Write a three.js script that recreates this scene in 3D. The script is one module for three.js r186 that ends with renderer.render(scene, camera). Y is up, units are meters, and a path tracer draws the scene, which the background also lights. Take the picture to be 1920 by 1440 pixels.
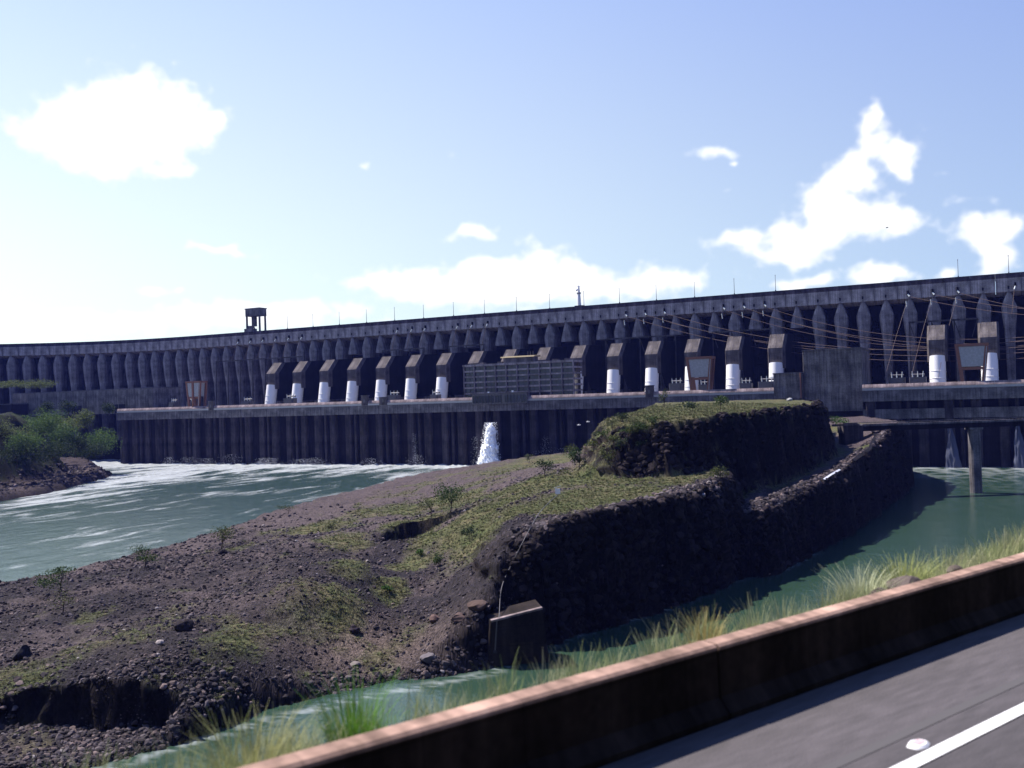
import * as THREE from 'three';
import { mergeGeometries, mergeVertices } from 'three/addons/utils/BufferGeometryUtils.js';
import { ImprovedNoise } from 'three/addons/math/ImprovedNoise.js';

// ------------------------------------------------------------------ camera, sky, sun, exposure
const W0 = 1920, H0 = 1440, F = 1800, EYE = 56;           // metres above the river
const rad = (d) => d * Math.PI / 180;
const scene = new THREE.Scene();
const camera = new THREE.PerspectiveCamera(2 * Math.atan(H0 / 2 / F) * 180 / Math.PI, W0 / H0, 0.2, 9000);
camera.position.set(0, EYE, 0);
camera.rotation.order = 'YXZ';
camera.rotation.set(rad(0.8), 0, rad(-1.82));
camera.focus = 300;
camera.userData.fStop = 1.5;
camera.updateMatrixWorld(true);
const renderer = new THREE.WebGLRenderer({ antialias: true });
renderer.toneMapping = THREE.LinearToneMapping;
renderer.toneMappingExposure = 2.3;
renderer.shadowMap.enabled = true;

const SUN = new THREE.Vector3(-Math.cos(rad(55)) * Math.cos(rad(31)), Math.sin(rad(55)), -Math.cos(rad(55)) * Math.sin(rad(31)));
const sun = new THREE.DirectionalLight(new THREE.Color(1, 0.93, 0.85), 5);
sun.position.copy(SUN).multiplyScalar(1500).add(new THREE.Vector3(0, 0, -500));
sun.target.position.set(0, 0, -500);
sun.castShadow = true;
Object.assign(sun.shadow.camera, { left: -900, right: 900, top: 900, bottom: -900, near: 10, far: 4000 });
sun.shadow.mapSize.set(4096, 4096);
scene.add(sun, sun.target);

// random numbers and noise
function rng(seed) { let a = seed >>> 0; return () => { a = (a + 0x6D2B79F5) | 0; let t = Math.imul(a ^ (a >>> 15), 1 | a); t = (t + Math.imul(t ^ (t >>> 7), 61 | t)) ^ t; return ((t ^ (t >>> 14)) >>> 0) / 4294967296; }; }
const perlin = new ImprovedNoise();
const n3 = (x, y, z) => perlin.noise(x, y, z);
function fbm(x, y, z, o = 4) { let s = 0, a = 0.5; for (let i = 0; i < o; i++) { s += a * n3(x, y, z); x = x * 2.03 + 11.3; y = y * 2.03 + 5.1; z = z * 2.03 + 7.7; a *= 0.5; } return s; }
function ridged(x, y, z, o = 4) { let s = 0, a = 0.5; for (let i = 0; i < o; i++) { s += a * (1 - 2 * Math.abs(n3(x, y, z))); x = x * 2.07 + 3.1; y = y * 2.07 + 9.2; z = z * 2.07 + 1.7; a *= 0.5; } return s; }
const clamp = (x, a = 0, b = 1) => Math.min(b, Math.max(a, x));
const smooth = (a, b, x) => { const t = clamp((x - a) / (b - a)); return t * t * (3 - 2 * t); };
const mix = (a, b, t) => a + (b - a) * t;
const mix3 = (a, b, t) => [mix(a[0], b[0], t), mix(a[1], b[1], t), mix(a[2], b[2], t)];

// the photograph's points turned into points of the place (used once, at build time)
const ray = (px, py) => new THREE.Vector3((px - W0 / 2) / F, (H0 / 2 - py) / F, -1).applyQuaternion(camera.quaternion);
function at(px, py, Y) { const d = ray(px, py); return d.multiplyScalar((Y - EYE) / d.y).add(camera.position); }

function makeSky() {
  const w = 4096, h = 2048, data = new Float32Array(w * h * 4);
  const R = rng(5);
  // cumulus clouds: [x, y, half width, half height, strength] of lobes
  const lobes = [
    [122, 242, 78, 30, 1], [196, 208, 78, 50, 1], [262, 185, 62, 58, 1], [330, 222, 72, 44, 1], [225, 268, 105, 42, 1], [185, 306, 55, 30, 1], [400, 218, 30, 13, 0.8], [312, 322, 36, 11, 0.9],
    [1640, 222, 22, 32, 0.95], [1632, 268, 26, 26, 0.9], [1592, 325, 36, 40, 1], [1690, 305, 32, 38, 1], [1562, 388, 66, 44, 1], [1660, 415, 68, 26, 1], [1505, 445, 82, 26, 1], [1390, 452, 52, 15, 0.9], [1480, 480, 72, 15, 0.9],
    [1845, 428, 48, 26, 0.95], [1870, 470, 36, 44, 1], [1340, 285, 46, 15, 0.85], [1380, 310, 12, 7, 0.5], [1770, 332, 16, 8, 0.5], [1830, 375, 40, 10, 0.45], [1360, 358, 22, 5, 0.4],
    [1510, 530, 50, 18, 1], [1660, 518, 62, 20, 1], [1775, 517, 24, 9, 0.8], [1890, 420, 24, 20, 0.8],
    [1005, 492, 62, 38, 1], [905, 505, 62, 24, 1], [888, 440, 48, 13, 0.95], [780, 535, 130, 28, 1], [960, 540, 150, 36, 1], [1080, 530, 70, 28, 1], [1230, 530, 100, 27, 1], [415, 470, 52, 12, 0.9], [300, 542, 30, 11, 0.8],
    [848, 300, 22, 9, 0.5], [682, 312, 16, 8, 0.5], [250, 600, 260, 22, 0.7], [520, 590, 160, 26, 0.75], [30, 610, 110, 22, 0.9],
  ].map(([x, y, a, b, k]) => { const d = ray(x, y).normalize(); return [Math.atan2(d.x, -d.z), Math.asin(d.y), a / F, b / F, k]; });
  // fair weather clouds all round, beyond the frame
  for (let i = 0; i < 46; i++) {
    const az = 0.62 + R() * (2 * Math.PI - 1.24), el = 0.05 + R() * R() * 0.7, s = 0.03 + R() * 0.05;
    for (let k = 0; k < 4; k++) lobes.push([az + (R() - 0.5) * 2.4 * s, el + (R() - 0.5) * s * 0.7, s * (0.5 + R() * 0.7), s * (0.3 + R() * 0.3), 0.9]);
  }
  const cells = 256, grid = Array.from({ length: cells * 64 }, () => []);
  for (const l of lobes) {
    const az0 = Math.floor((l[0] - l[2] * 1.9 + Math.PI) / (2 * Math.PI) * cells), az1 = Math.floor((l[0] + l[2] * 1.9 + Math.PI) / (2 * Math.PI) * cells);
    const e0 = clamp(Math.floor((l[1] - l[3] * 1.9) / (Math.PI / 2) * 64), 0, 63), e1 = clamp(Math.floor((l[1] + l[3] * 1.9) / (Math.PI / 2) * 64), 0, 63);
    for (let a = az0; a <= az1; a++) for (let e = e0; e <= e1; e++) grid[e * cells + ((a % cells) + cells) % cells].push(l);
  }
  for (let j = 0; j < h; j++) {
    const el = ((j + 0.5) / h - 0.5) * Math.PI, ce = Math.cos(el), se = Math.sin(el);
    for (let i = 0; i < w; i++) {
      const u = ((i + 0.5) / w - 0.5) * 2 * Math.PI, dx = Math.cos(u) * ce, dz = Math.sin(u) * ce;
      const e = Math.max(el, 0), toSun = clamp(dx * SUN.x + se * SUN.y + dz * SUN.z, -1, 1);
      const t = 1 - Math.exp(-Math.pow(e / 0.34, 1.2));
      const glow = Math.pow(Math.max(0, (toSun + 0.35) / 1.35), 2.2);
      let c = mix3([0.50, 0.58, 0.525], [0.043, 0.100, 0.375], t);
      c = [c[0] * (0.36 + glow * 1.75), c[1] * (0.46 + glow * 1.46), c[2] * (0.74 + glow * 0.66)];
      if (el > 0) {
        const az = Math.atan2(dx, -dz), cell = grid[clamp(Math.floor(el / (Math.PI / 2) * 64), 0, 63) * cells + clamp(Math.floor((az + Math.PI) / (2 * Math.PI) * cells), 0, cells - 1)];
        if (cell.length) {
          let f = 0, lit = 0;
          const wx = fbm(az * 26, el * 30, 3.3, 3) * 0.022, wy = fbm(az * 26, el * 30, 8.8, 3) * 0.016;
          for (const l of cell) {
            let da = az - l[0]; if (da > Math.PI) da -= 2 * Math.PI; if (da < -Math.PI) da += 2 * Math.PI;
            const qx = (da + wx) / l[2], qy = (el - l[1] + wy) / l[3], g = l[4] * Math.exp(-(qx * qx + qy * qy) * 0.9);
            f = f + g - f * g; lit += g * (qy - qx * 0.3);
          }
          const det = fbm(az * 48, el * 56, 1.7, 6) * 1.25 + fbm(az * 220, el * 240, 4.7, 3) * 0.14;
          const a = smooth(0.28, 0.84, f + det * 0.5) * (0.92 + 0.08 * smooth(0.6, 0.9, f));
          const body = 0.53 - 0.055 * smooth(0.80, 1.0, f) * smooth(0.35, -0.45, lit) + 0.05 * det;
          c = mix3(c, [body * 0.985, body, body * 1.02], a);
        }
      }
      const k = (j * w + i) * 4;
      data[k] = c[0]; data[k + 1] = c[1]; data[k + 2] = c[2]; data[k + 3] = 1;
    }
  }
  const t = new THREE.DataTexture(data, w, h, THREE.RGBAFormat, THREE.FloatType);
  t.mapping = THREE.EquirectangularReflectionMapping;
  t.magFilter = THREE.LinearFilter; t.needsUpdate = true;
  return t;
}
scene.background = makeSky();
scene.environment = scene.background;
scene.fog = new THREE.FogExp2(new THREE.Color(0.16, 0.22, 0.95), 0.000028);

// ------------------------------------------------------------------ helpers
const used = new Map();
function numbered(name) { const n = used.get(name) ?? 0; used.set(name, n + 1); return n ? `${name}_${String(n).padStart(3, '0')}` : name; }
function tag(o, label, category, group, kind) {
  if (label) o.userData.label = label;
  if (category) o.userData.category = category;
  if (group) o.userData.group = group;
  if (kind) o.userData.kind = kind;
  return o;
}
function mesh(name, geo, mat, parent = scene) {
  const m = new THREE.Mesh(geo, mat); m.name = parent === scene ? numbered(name) : name; m.castShadow = m.receiveShadow = true; parent.add(m); return m;
}
function thing(name, label, category, pos = [0, 0, 0], turn = 0, group) {
  const g = new THREE.Group(); g.name = numbered(name); g.position.set(...pos); g.rotation.y = turn; scene.add(g); return tag(g, label, category, group);
}
function copyOf(src, label, pos, turn) {
  const c = src.clone(); c.name = numbered(src.name.replace(/_\d{3}$/, '')); c.position.set(...pos); if (turn !== undefined) c.rotation.y = turn; c.userData = { ...src.userData, label }; scene.add(c); return c;
}
// uv in metres from the dominant axis of each face
function boxUV(g, s = 1) {
  g = g.index ? g.toNonIndexed() : g; g.computeVertexNormals();
  const p = g.attributes.position, uv = new Float32Array(p.count * 2);
  for (let i = 0; i < p.count; i += 3) {
    const a = new THREE.Vector3().fromBufferAttribute(p, i), b = new THREE.Vector3().fromBufferAttribute(p, i + 1), c = new THREE.Vector3().fromBufferAttribute(p, i + 2);
    const n = b.clone().sub(a).cross(c.clone().sub(a)), ax = Math.abs(n.x), ay = Math.abs(n.y), az = Math.abs(n.z);
    for (let k = 0; k < 3; k++) {
      const x = p.getX(i + k), y = p.getY(i + k), z = p.getZ(i + k);
      const [u, v] = ay > ax && ay > az ? [x, z] : ax > az ? [z, y] : [x, y];
      uv[(i + k) * 2] = u * s; uv[(i + k) * 2 + 1] = v * s;
    }
  }
  g.setAttribute('uv', new THREE.BufferAttribute(uv, 2));
  return g;
}
// box given by its extents
function box(x0, x1, y0, y1, z0, z1) {
  const g = new THREE.BoxGeometry(x1 - x0, y1 - y0, z1 - z0); g.translate((x0 + x1) / 2, (y0 + y1) / 2, (z0 + z1) / 2); return boxUV(g);
}
// a box whose vertical edges are chamfered, for things that catch the light on their edges
function chamferBox(x0, x1, y0, y1, z0, z1, c = 0.3) {
  const s = new THREE.Shape([[x0 + c, z0], [x1 - c, z0], [x1, z0 + c], [x1, z1 - c], [x1 - c, z1], [x0 + c, z1], [x0, z1 - c], [x0, z0 + c]].map(([x, z]) => new THREE.Vector2(x, -z)));
  const g = new THREE.ExtrudeGeometry(s, { depth: y1 - y0, bevelEnabled: false }); g.rotateX(-Math.PI / 2); g.translate(0, y0, 0); return boxUV(g);
}
// profile in (z, y) swept along x
function sweepX(profile, x0, x1) {
  const s = new THREE.Shape(profile.map(([z, y]) => new THREE.Vector2(z, y)));
  const g = new THREE.ExtrudeGeometry(s, { depth: x1 - x0, bevelEnabled: false }); // (z, y, x)
  const p = g.attributes.position;
  for (let i = 0; i < p.count; i++) { const a = p.getX(i), b = p.getY(i), c = p.getZ(i); p.setXYZ(i, x1 - c, b, a); }
  return boxUV(g);
}
function bar(a, b, r, seg = 6, r2 = r) {
  const A = new THREE.Vector3(...a), B = new THREE.Vector3(...b), d = B.clone().sub(A), g = new THREE.CylinderGeometry(r2, r, d.length(), seg);
  g.applyQuaternion(new THREE.Quaternion().setFromUnitVectors(new THREE.Vector3(0, 1, 0), d.clone().normalize())); g.translate((A.x + B.x) / 2, (A.y + B.y) / 2, (A.z + B.z) / 2); return g;
}
// a square beam between two points
function beam(a, b, w, d = w) {
  const A = new THREE.Vector3(...a), B = new THREE.Vector3(...b), v = B.clone().sub(A), g = new THREE.BoxGeometry(w, v.length(), d);
  g.applyQuaternion(new THREE.Quaternion().setFromUnitVectors(new THREE.Vector3(0, 1, 0), v.clone().normalize())); g.translate((A.x + B.x) / 2, (A.y + B.y) / 2, (A.z + B.z) / 2); return boxUV(g);
}
const merged = (list) => mergeGeometries(list.map((g) => { const q = g.index ? g.toNonIndexed() : g; for (const k of Object.keys(q.attributes)) if (!['position', 'normal', 'uv'].includes(k)) q.deleteAttribute(k); if (!q.attributes.uv) q.setAttribute('uv', new THREE.BufferAttribute(new Float32Array(q.attributes.position.count * 2), 2)); return q; }));

// ------------------------------------------------------------------ textures and materials
function tex(size, fn, srgb = false, rep = 1, hsize = size) {
  const d = new Uint8Array(size * hsize * 4);
  for (let j = 0; j < hsize; j++) for (let i = 0; i < size; i++) {
    const c = fn(i / size, j / hsize), k = (j * size + i) * 4;
    d[k] = clamp(c[0]) * 255; d[k + 1] = clamp(c[1]) * 255; d[k + 2] = clamp(c[2]) * 255; d[k + 3] = 255;
  }
  const t = new THREE.DataTexture(d, size, hsize, THREE.RGBAFormat); t.wrapS = t.wrapT = THREE.RepeatWrapping; t.magFilter = THREE.LinearFilter; t.repeat.set(rep, rep);
  if (srgb) t.colorSpace = THREE.SRGBColorSpace; t.needsUpdate = true; return t;
}
// fractal value noise that repeats with period 1 in u and v; fx, fy cells across
const hash = (a, b, s) => { let t = Math.imul(a, 374761393) + Math.imul(b, 668265263) + Math.imul(Math.round(s * 97), 1274126177); t = Math.imul(t ^ (t >>> 13), 1274126177); return ((t ^ (t >>> 16)) >>> 0) / 4294967296; };
function pn(u, v, fx, fy, s) {
  const x = u * fx, y = v * fy, i = Math.floor(x), j = Math.floor(y), a = x - i, b = y - j, sa = a * a * (3 - 2 * a), sb = b * b * (3 - 2 * b), h = (m, n) => hash(((i + m) % fx + fx) % fx, ((j + n) % fy + fy) % fy, s);
  return mix(mix(h(0, 0), h(1, 0), sa), mix(h(0, 1), h(1, 1), sa), sb) - 0.5;
}
function tile(u, v, f, o, seed, kind, fy = f) { let t = 0, a = 0.5; for (let k = 0; k < o; k++) { const q = pn(u, v, f << k, fy << k, seed + k * 3.1); t += a * (kind ? 1 - 4 * Math.abs(q) : q); a *= 0.5; } return t; }
const toS = (l) => l <= 0.0031308 ? l * 12.92 : 1.055 * Math.pow(l, 1 / 2.4) - 0.055;
const concreteMap = tex(1024, (u, v) => {
  const blotch = tile(u, v, 5, 5, 3.1), streak = tile(u, v, 34, 3, 9.7, null, 2) * (0.8 + 1.2 * tile(u, v, 3, 3, 1.2)), fine = tile(u, v, 64, 3, 5.5);
  const lift = (v * 8) % 1 < 0.025 ? -0.14 : 0, form = (u * 5) % 1 < 0.012 ? -0.1 : 0;
  const k = 0.76 + blotch * 0.55 + streak * 0.62 + fine * 0.25 + lift + form;
  return [k * 1.0, k * 0.97, k * 0.98];
}, true, 1 / 32);
const concreteBump = tex(512, (u, v) => { const k = 0.5 + tile(u, v, 30, 4, 2.2) * 0.6 + ((v * 8) % 1 < 0.03 ? -0.3 : 0); return [k, k, k]; }, false, 1 / 32);
const steelMap = tex(256, (u, v) => { const k = 0.92 + tile(u, v, 8, 4, 6.2) * 0.16; return [k, k, k]; }, true, 1 / 8);
const matte = (o) => new THREE.MeshPhysicalMaterial({ specularIntensity: 0.15, roughness: 0.95, ...o });   // dusty, weathered surfaces
const concrete = (hex, rough = 0.92) => matte({ color: hex, map: concreteMap, bumpMap: concreteBump, bumpScale: 0.12, roughness: rough });
const ALB = 0.6;   // base colours below were judged at exposure 1
const lin = (r, g, b) => new THREE.Color().setRGB(r * ALB, g * ALB, b * ALB);
const M = {
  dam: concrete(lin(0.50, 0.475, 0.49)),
  damDark: concrete(lin(0.028, 0.026, 0.032)),  // near black: shade of the deep recesses is put into the colour
  dull: concrete(lin(0.085, 0.08, 0.09)),  // darker even concrete tone for the piers and the abutment
  rail: concrete(lin(0.15, 0.14, 0.17)),
  band: concrete(lin(0.74, 0.70, 0.70)),
  casing: concrete(lin(0.21, 0.195, 0.187)),
  power: concrete(lin(0.30, 0.30, 0.31)),
  parapet: concrete(lin(0.46, 0.39, 0.385)),
  dark: matte({ color: lin(0.02, 0.02, 0.026), roughness: 0.9 }),
  white: new THREE.MeshStandardMaterial({ color: new THREE.Color().setRGB(0.80, 0.79, 0.81), map: steelMap, roughness: 0.5 }),
  orange: new THREE.MeshStandardMaterial({ color: lin(0.31, 0.115, 0.062), map: steelMap, roughness: 0.6 }),
  panel: new THREE.MeshStandardMaterial({ color: lin(0.52, 0.52, 0.54), map: steelMap, roughness: 0.6 }),
  steel: new THREE.MeshStandardMaterial({ color: lin(0.16, 0.15, 0.16), map: steelMap, roughness: 0.55, metalness: 0.3 }),
  glass: new THREE.MeshStandardMaterial({ color: lin(0.02, 0.022, 0.03), roughness: 0.12 }),
  insul: new THREE.MeshStandardMaterial({ color: lin(0.7, 0.75, 0.76), roughness: 0.25 }),
  cable: new THREE.MeshStandardMaterial({ color: lin(0.10, 0.052, 0.038), roughness: 0.6 }),
  bark: matte({ color: lin(0.09, 0.065, 0.045), roughness: 0.95 }),
};
const leafMat = (r, g, b) => new THREE.MeshPhysicalMaterial({ color: lin(r, g, b), roughness: 0.9, side: THREE.DoubleSide, transmission: 0.3, thickness: 0, specularIntensity: 0.2 });

// ------------------------------------------------------------------ the land: heights
const T = (px, py, y) => { const p = at(px, py, y * 1.12); return [p.x, p.z, p.y]; };
const ctrl = [
  [0, 1100, 2], [150, 1075, 3], [300, 1040, 4], [460, 990, 5], [560, 955, 5], [700, 915, 5], [850, 880, 4], [900, 872, 3.4], [1000, 858, 10], [1090, 850, 12],
  [300, 1120, 8], [300, 1200, 9], [150, 1200, 7], [0, 1200, 6], [0, 1300, 5.5], [310, 1280, 7.5], [100, 1290, 6.3], [500, 1100, 9], [500, 1030, 9], [420, 1050, 9],
  [740, 1080, 6], [725, 1140, 4.6], [720, 1165, 4.2], [690, 1210, 3], [650, 1250, 1.8], [640, 1042, 13.2], [560, 1105, 12], [640, 1090, 12.2], [700, 1075, 10.8], [600, 1170, 7], [690, 1130, 6], [480, 1180, 8], [500, 1250, 5], [420, 1290, 5],
  [850, 1100, 10], [900, 1060, 14], [950, 1000, 19.5], [985, 985, 22.4], [830, 1200, 4.5], [790, 1140, 6], [900, 1140, 12], [850, 1000, 14], [900, 940, 16], [850, 950, 12], [780, 930, 9], [960, 900, 18],
  [1000, 880, 20], [1080, 870, 25.2], [700, 1000, 11], [940, 880, 12], [780, 1000, 11.5], [640, 1320, 0.7], [450, 1345, 0.9], [300, 1385, 1.3], [760, 1275, 1.2],
].map((c) => T(...c)).concat([[3, -234, 25.3], [12, -255, 26.5], [18, -300, 27.5], [28, -350, 29], [40, -420, 26], [40, -560, 17], [60, -640, 14], [-240, -240, 3], [-240, -320, 1], [70, -312, 16], [150, -500, 30]]);
const rbf = (() => { // smooth surface through the control points
  const n = ctrl.length, A = Array.from({ length: n + 1 }, () => new Float64Array(n + 2)), C2 = 12 * 12;
  const phi = (dx, dz) => Math.sqrt(dx * dx + dz * dz * 0.75 + C2);
  for (let i = 0; i < n; i++) { for (let j = 0; j < n; j++) A[i][j] = phi(ctrl[i][0] - ctrl[j][0], ctrl[i][1] - ctrl[j][1]) - (i === j ? 1.0 : 0); A[i][n] = 1; A[n][i] = 1; A[i][n + 1] = ctrl[i][2]; }
  for (let c = 0; c <= n; c++) {
    let p = c; for (let r = c + 1; r <= n; r++) if (Math.abs(A[r][c]) > Math.abs(A[p][c])) p = r;
    [A[c], A[p]] = [A[p], A[c]];
    for (let r = 0; r <= n; r++) if (r !== c) { const f = A[r][c] / A[c][c]; if (f) for (let k = c; k <= n + 1; k++) A[r][k] -= f * A[c][k]; }
  }
  const w = A.map((row, i) => row[n + 1] / row[i]);
  return (x, z) => { let s = w[n]; for (let i = 0; i < n; i++) s += w[i] * phi(x - ctrl[i][0], z - ctrl[i][1]); return s; };
})();
function sdPoly(P, x, z) { // positive inside
  let d = 1e9, inside = false;
  for (let i = 0, j = P.length - 1; i < P.length; j = i++) {
    const [ax, az] = P[j], [bx, bz] = P[i], ex = bx - ax, ez = bz - az, t = clamp(((x - ax) * ex + (z - az) * ez) / (ex * ex + ez * ez)), qx = x - ax - ex * t, qz = z - az - ez * t;
    d = Math.min(d, qx * qx + qz * qz);
    if ((az > z) !== (bz > z) && x < ax + (z - az) / (bz - az) * (bx - ax)) inside = !inside;
  }
  return inside ? Math.sqrt(d) : -Math.sqrt(d);
}
const bySt = (stops, x) => { if (x <= stops[0][0]) return stops[0][1]; for (let i = 1; i < stops.length; i++) if (x <= stops[i][0]) return mix(stops[i - 1][1], stops[i][1], (x - stops[i - 1][0]) / (stops[i][0] - stops[i - 1][0])); return stops[stops.length - 1][1]; };
const COAST = [[-320, -120], [-67, -151], [-46, -173], [-28.5, -185], [-15.7, -192.7], [-8.4, -197], [-1, -206], [7, -221], [13, -228], [20, -234], [36, -250], [53, -271], [67, -290], [75, -291], [96, -322], [125, -365], [174, -453], [196, -492], [219, -535], [238, -590], [246, -660],
  [130, -720], [70, -745], [10, -775], [-30, -775], [-62, -715], [-100, -565], [-124, -462], [-132, -398], [-146, -342], [-162, -318], [-182, -303], [-330, -250]];
const PLATEAU = [[3, -226], [10.5, -231], [17.3, -237], [32.7, -253.5], [49.2, -274.5], [62, -293], [66.5, -301], [72, -328], [60, -350], [40, -390], [28, -380], [16, -340], [8, -290], [1, -240]];
const MOUND = [[37, -384], [39, -345], [41, -325], [51, -321], [64, -327], [85, -352], [112, -394], [131, -429], [142, -445], [150, -472], [171, -560], [182, -680], [104, -690], [76, -520], [52, -430]];
const RIDGE = [[70.7, -295], [92.6, -325.5], [121.7, -369], [171, -457], [188, -482], [206, -512], [222, -545], [240, -660], [110, -660], [118, -470], [100, -400], [88, -352]];
const ridgeY = [[70, 18.8], [92, 20.7], [121, 22.6], [150, 25.5], [171, 29], [185, 34], [200, 36], [260, 37]];
const TRENCH = [[693, 1010], [735, 992], [770, 986], [832, 973]].map(([x, y]) => T(x, y, 11));
// a cliff's rise (0 to 1) broken by ledges
const ledged = (t, n) => clamp(t + 0.075 * Math.sin(t * 15 + n * 9) * (1 - Math.abs(2 * t - 1)) + 0.05 * Math.sin(t * 31 - n * 14) * (1 - Math.abs(2 * t - 1)));
function land(x, z, detail = true) {
  const big = fbm(x * 0.03, 4.2, z * 0.03, 3), mid = detail ? fbm(x * 0.11, 9.1, z * 0.11, 4) : 0, rough = detail ? ridged(x * 0.35, 2.2, z * 0.35, 3) : 0;
  const wob = detail ? mid * 7 + big * 3 + rough * 0.7 : 0;
  const sc = sdPoly(COAST, x, z);
  if (sc < -14) return -6;
  let h = Math.max(0.3, rbf(x, z)) + big * 1.5 + mid * 1.8 + rough * 0.35;
  // low rock face at the lower left with a boulder beach below it
  const zl = bySt([[-200, -158], [-130, -164], [-100, -170], [-86, -171.5], [-72, -168.5], [-60, -167.5]], x) + wob * 0.35;
  const drop = smooth(-0.6, 1.3, z - zl) * smooth(-57, -62, x);
  h = mix(h, Math.min(h, 0.9 + mid * 1.0), drop);
  const sp = sdPoly(PLATEAU, x, z) + wob * 0.35;
  if (sp > -12) { const top = bySt([[0, 25.2], [17, 26.0], [33, 27.3], [49, 27.6], [66, 29.0]], x) + clamp((-z - 260) * 0.010, 0, 1.2) + mid * 0.8 + big * 0.5; h = mix(h, top, ledged(smooth(mix(-16, -6.5, smooth(2, 16, x)), mix(3, 0.2, smooth(2, 16, x)), sp), big + mid)); }
  const sr = sdPoly(RIDGE, x, z) + wob * 0.4;
  if (sr > -12) {
    const top = bySt(ridgeY, x) + mid * 0.8, rim = smooth(8, 2, sr) * smooth(185, 165, x);
    h = mix(h, top - 1.3 + rim * (1.5 + rough * 0.8), ledged(smooth(-6.5, 0.3, sr), big + mid));
  }
  const sm = sdPoly(MOUND, x, z) + wob * 0.6;
  if (sm > -22) {
    const left = smooth(64, 46, x) * smooth(-318, -332, z);   // the overgrown left flank lies flatter than the front
    const top = 47.7 + clamp((-z - 330) * 0.007, 0, 1.0) + mid * 1.0 - 1.7 * smooth(14, 0, sm) * smooth(72, 50, x);
    h = mix(h, Math.max(h, top), ledged(smooth(mix(-7, -18, left), mix(0.2, 3, left), sm), big + mid));
  }
  // short dug-out face in the middle of the slope
  if (x > -70 && x < -10 && z < -250 && z > -330) {
    let d = 1e9, side = 0, tt = 0;
    for (let i = 1; i < TRENCH.length; i++) { const [ax, az] = TRENCH[i - 1], [bx, bz] = TRENCH[i], ex = bx - ax, ez = bz - az, t = clamp(((x - ax) * ex + (z - az) * ez) / (ex * ex + ez * ez)), qx = x - ax - ex * t, qz = z - az - ez * t, q = Math.hypot(qx, qz); if (q < d) { d = q; side = qz + mid; tt = (i - 1 + t) / (TRENCH.length - 1); } }
    if (side > 0) h -= mix(6.5, 4, tt) * smooth(0, 0.8, side) * smooth(26, 6, d) * smooth(0, 0.05, tt) * smooth(1, 0.92, tt);
  }
  const cliffy = smooth(-2, 8, x) + smooth(-40, -60, x) * smooth(-190, -170, z);
  h = mix(-6, h, smooth(-3, mix(9, 2, clamp(cliffy)), sc + wob * 0.5));
  return h;
}
// first point where a sight line meets the land
function hit(px, py) {
  const d = ray(px, py).normalize(); let t = 120;
  for (let k = 0; k < 4000; k++) { const x = d.x * t, z = d.z * t, y = EYE + d.y * t; if (y <= Math.max(0, land(x, z))) return new THREE.Vector3(x, land(x, z), z); t += 0.35 + t * 0.0012; if (t > 900) break; }
  return null;
}
const grassSpots = [ // x, y, radius in metres, strength
  [1100, 930, 14, 0.9], [1180, 925, 14, 0.9], [1260, 900, 12, 0.8], [1150, 890, 22, 0.9], [1060, 950, 10, 0.8], [1000, 950, 8, 0.5], [840, 940, 13, 1], [790, 985, 12, 0.9], [870, 1000, 12, 0.9], [905, 965, 14, 1], [935, 925, 16, 1], [770, 955, 16, 0.8],
  [600, 985, 14, 0.9], [560, 990, 12, 0.7], [640, 1015, 10, 0.7], [700, 965, 16, 0.7], [790, 1050, 10, 0.8], [870, 1035, 10, 0.7], [735, 1100, 4, 1], [620, 1165, 10, 0.55], [545, 1150, 9, 0.6], [470, 1190, 9, 0.4], [250, 1180, 18, 0.3], [110, 1245, 12, 0.35], [350, 1240, 10, 0.3],
  [850, 890, 18, 0.55], [905, 903, 16, 0.6], [800, 908, 18, 0.5], [735, 928, 14, 0.5], [1000, 872, 40, 0.8], [1050, 862, 40, 0.95], [950, 885, 24, 0.5], [1020, 905, 20, 0.8], [1080, 900, 16, 1], [980, 925, 14, 0.8], [900, 1000, 14, 0.9], [830, 1000, 12, 0.7], [760, 1000, 10, 0.8], [880, 940, 12, 0.7], [660, 1055, 6, 0.6], [440, 1030, 8, 0.4], [1585, 800, 14, 1], [1625, 800, 14, 0.8], [1640, 850, 8, 0.7], [930, 1090, 7, 0.2], [740, 1190, 8, 0.3], [700, 1240, 6, 0.35],
].map(([x, y, r, k]) => { const p = hit(x, y); return p && [p.x, p.z, r, k]; }).filter(Boolean);
const shadeSpots = [[600, 1110, 13], [690, 1110, 10], [640, 1080, 11], [480, 1260, 15], [400, 1220, 13], [600, 1265, 12], [330, 1170, 8], [230, 1130, 12], [560, 1210, 10], [150, 1250, 12], [930, 1090, 9], [960, 1040, 8], [770, 1280, 8], [1010, 905, 9]].map(([x, y, r]) => { const p = hit(x, y); return p && [p.x, p.z, r]; }).filter(Boolean); // shade of the rubble slope, painted into the ground colour
function shadeAt(x, z) { let s = 0; for (const [a, b, r] of shadeSpots) { const q = ((x - a) ** 2 + ((z - b) * 0.6) ** 2) / (r * r); if (q < 4) s = Math.max(s, Math.exp(-q)); } return s; }
const inMound = (x, z) => smooth(-16, -3, sdPoly(MOUND, x, z));
function grassAt(x, z, slopeUp) {
  let g = 0;
  for (const [a, b, r, k] of grassSpots) { const q = ((x - a) ** 2 + ((z - b) * 0.55) ** 2) / (r * r); if (q < 5) g = Math.max(g, k * Math.exp(-q * 0.8)); }
  g = Math.max(g, inMound(x, z) * 0.9);
  const n = fbm(x * 0.09, 7.3, z * 0.06, 4);
  return clamp((g + n * 0.8 - 0.22) * 2.0) * smooth(0.35, 0.7, slopeUp);
}
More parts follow.
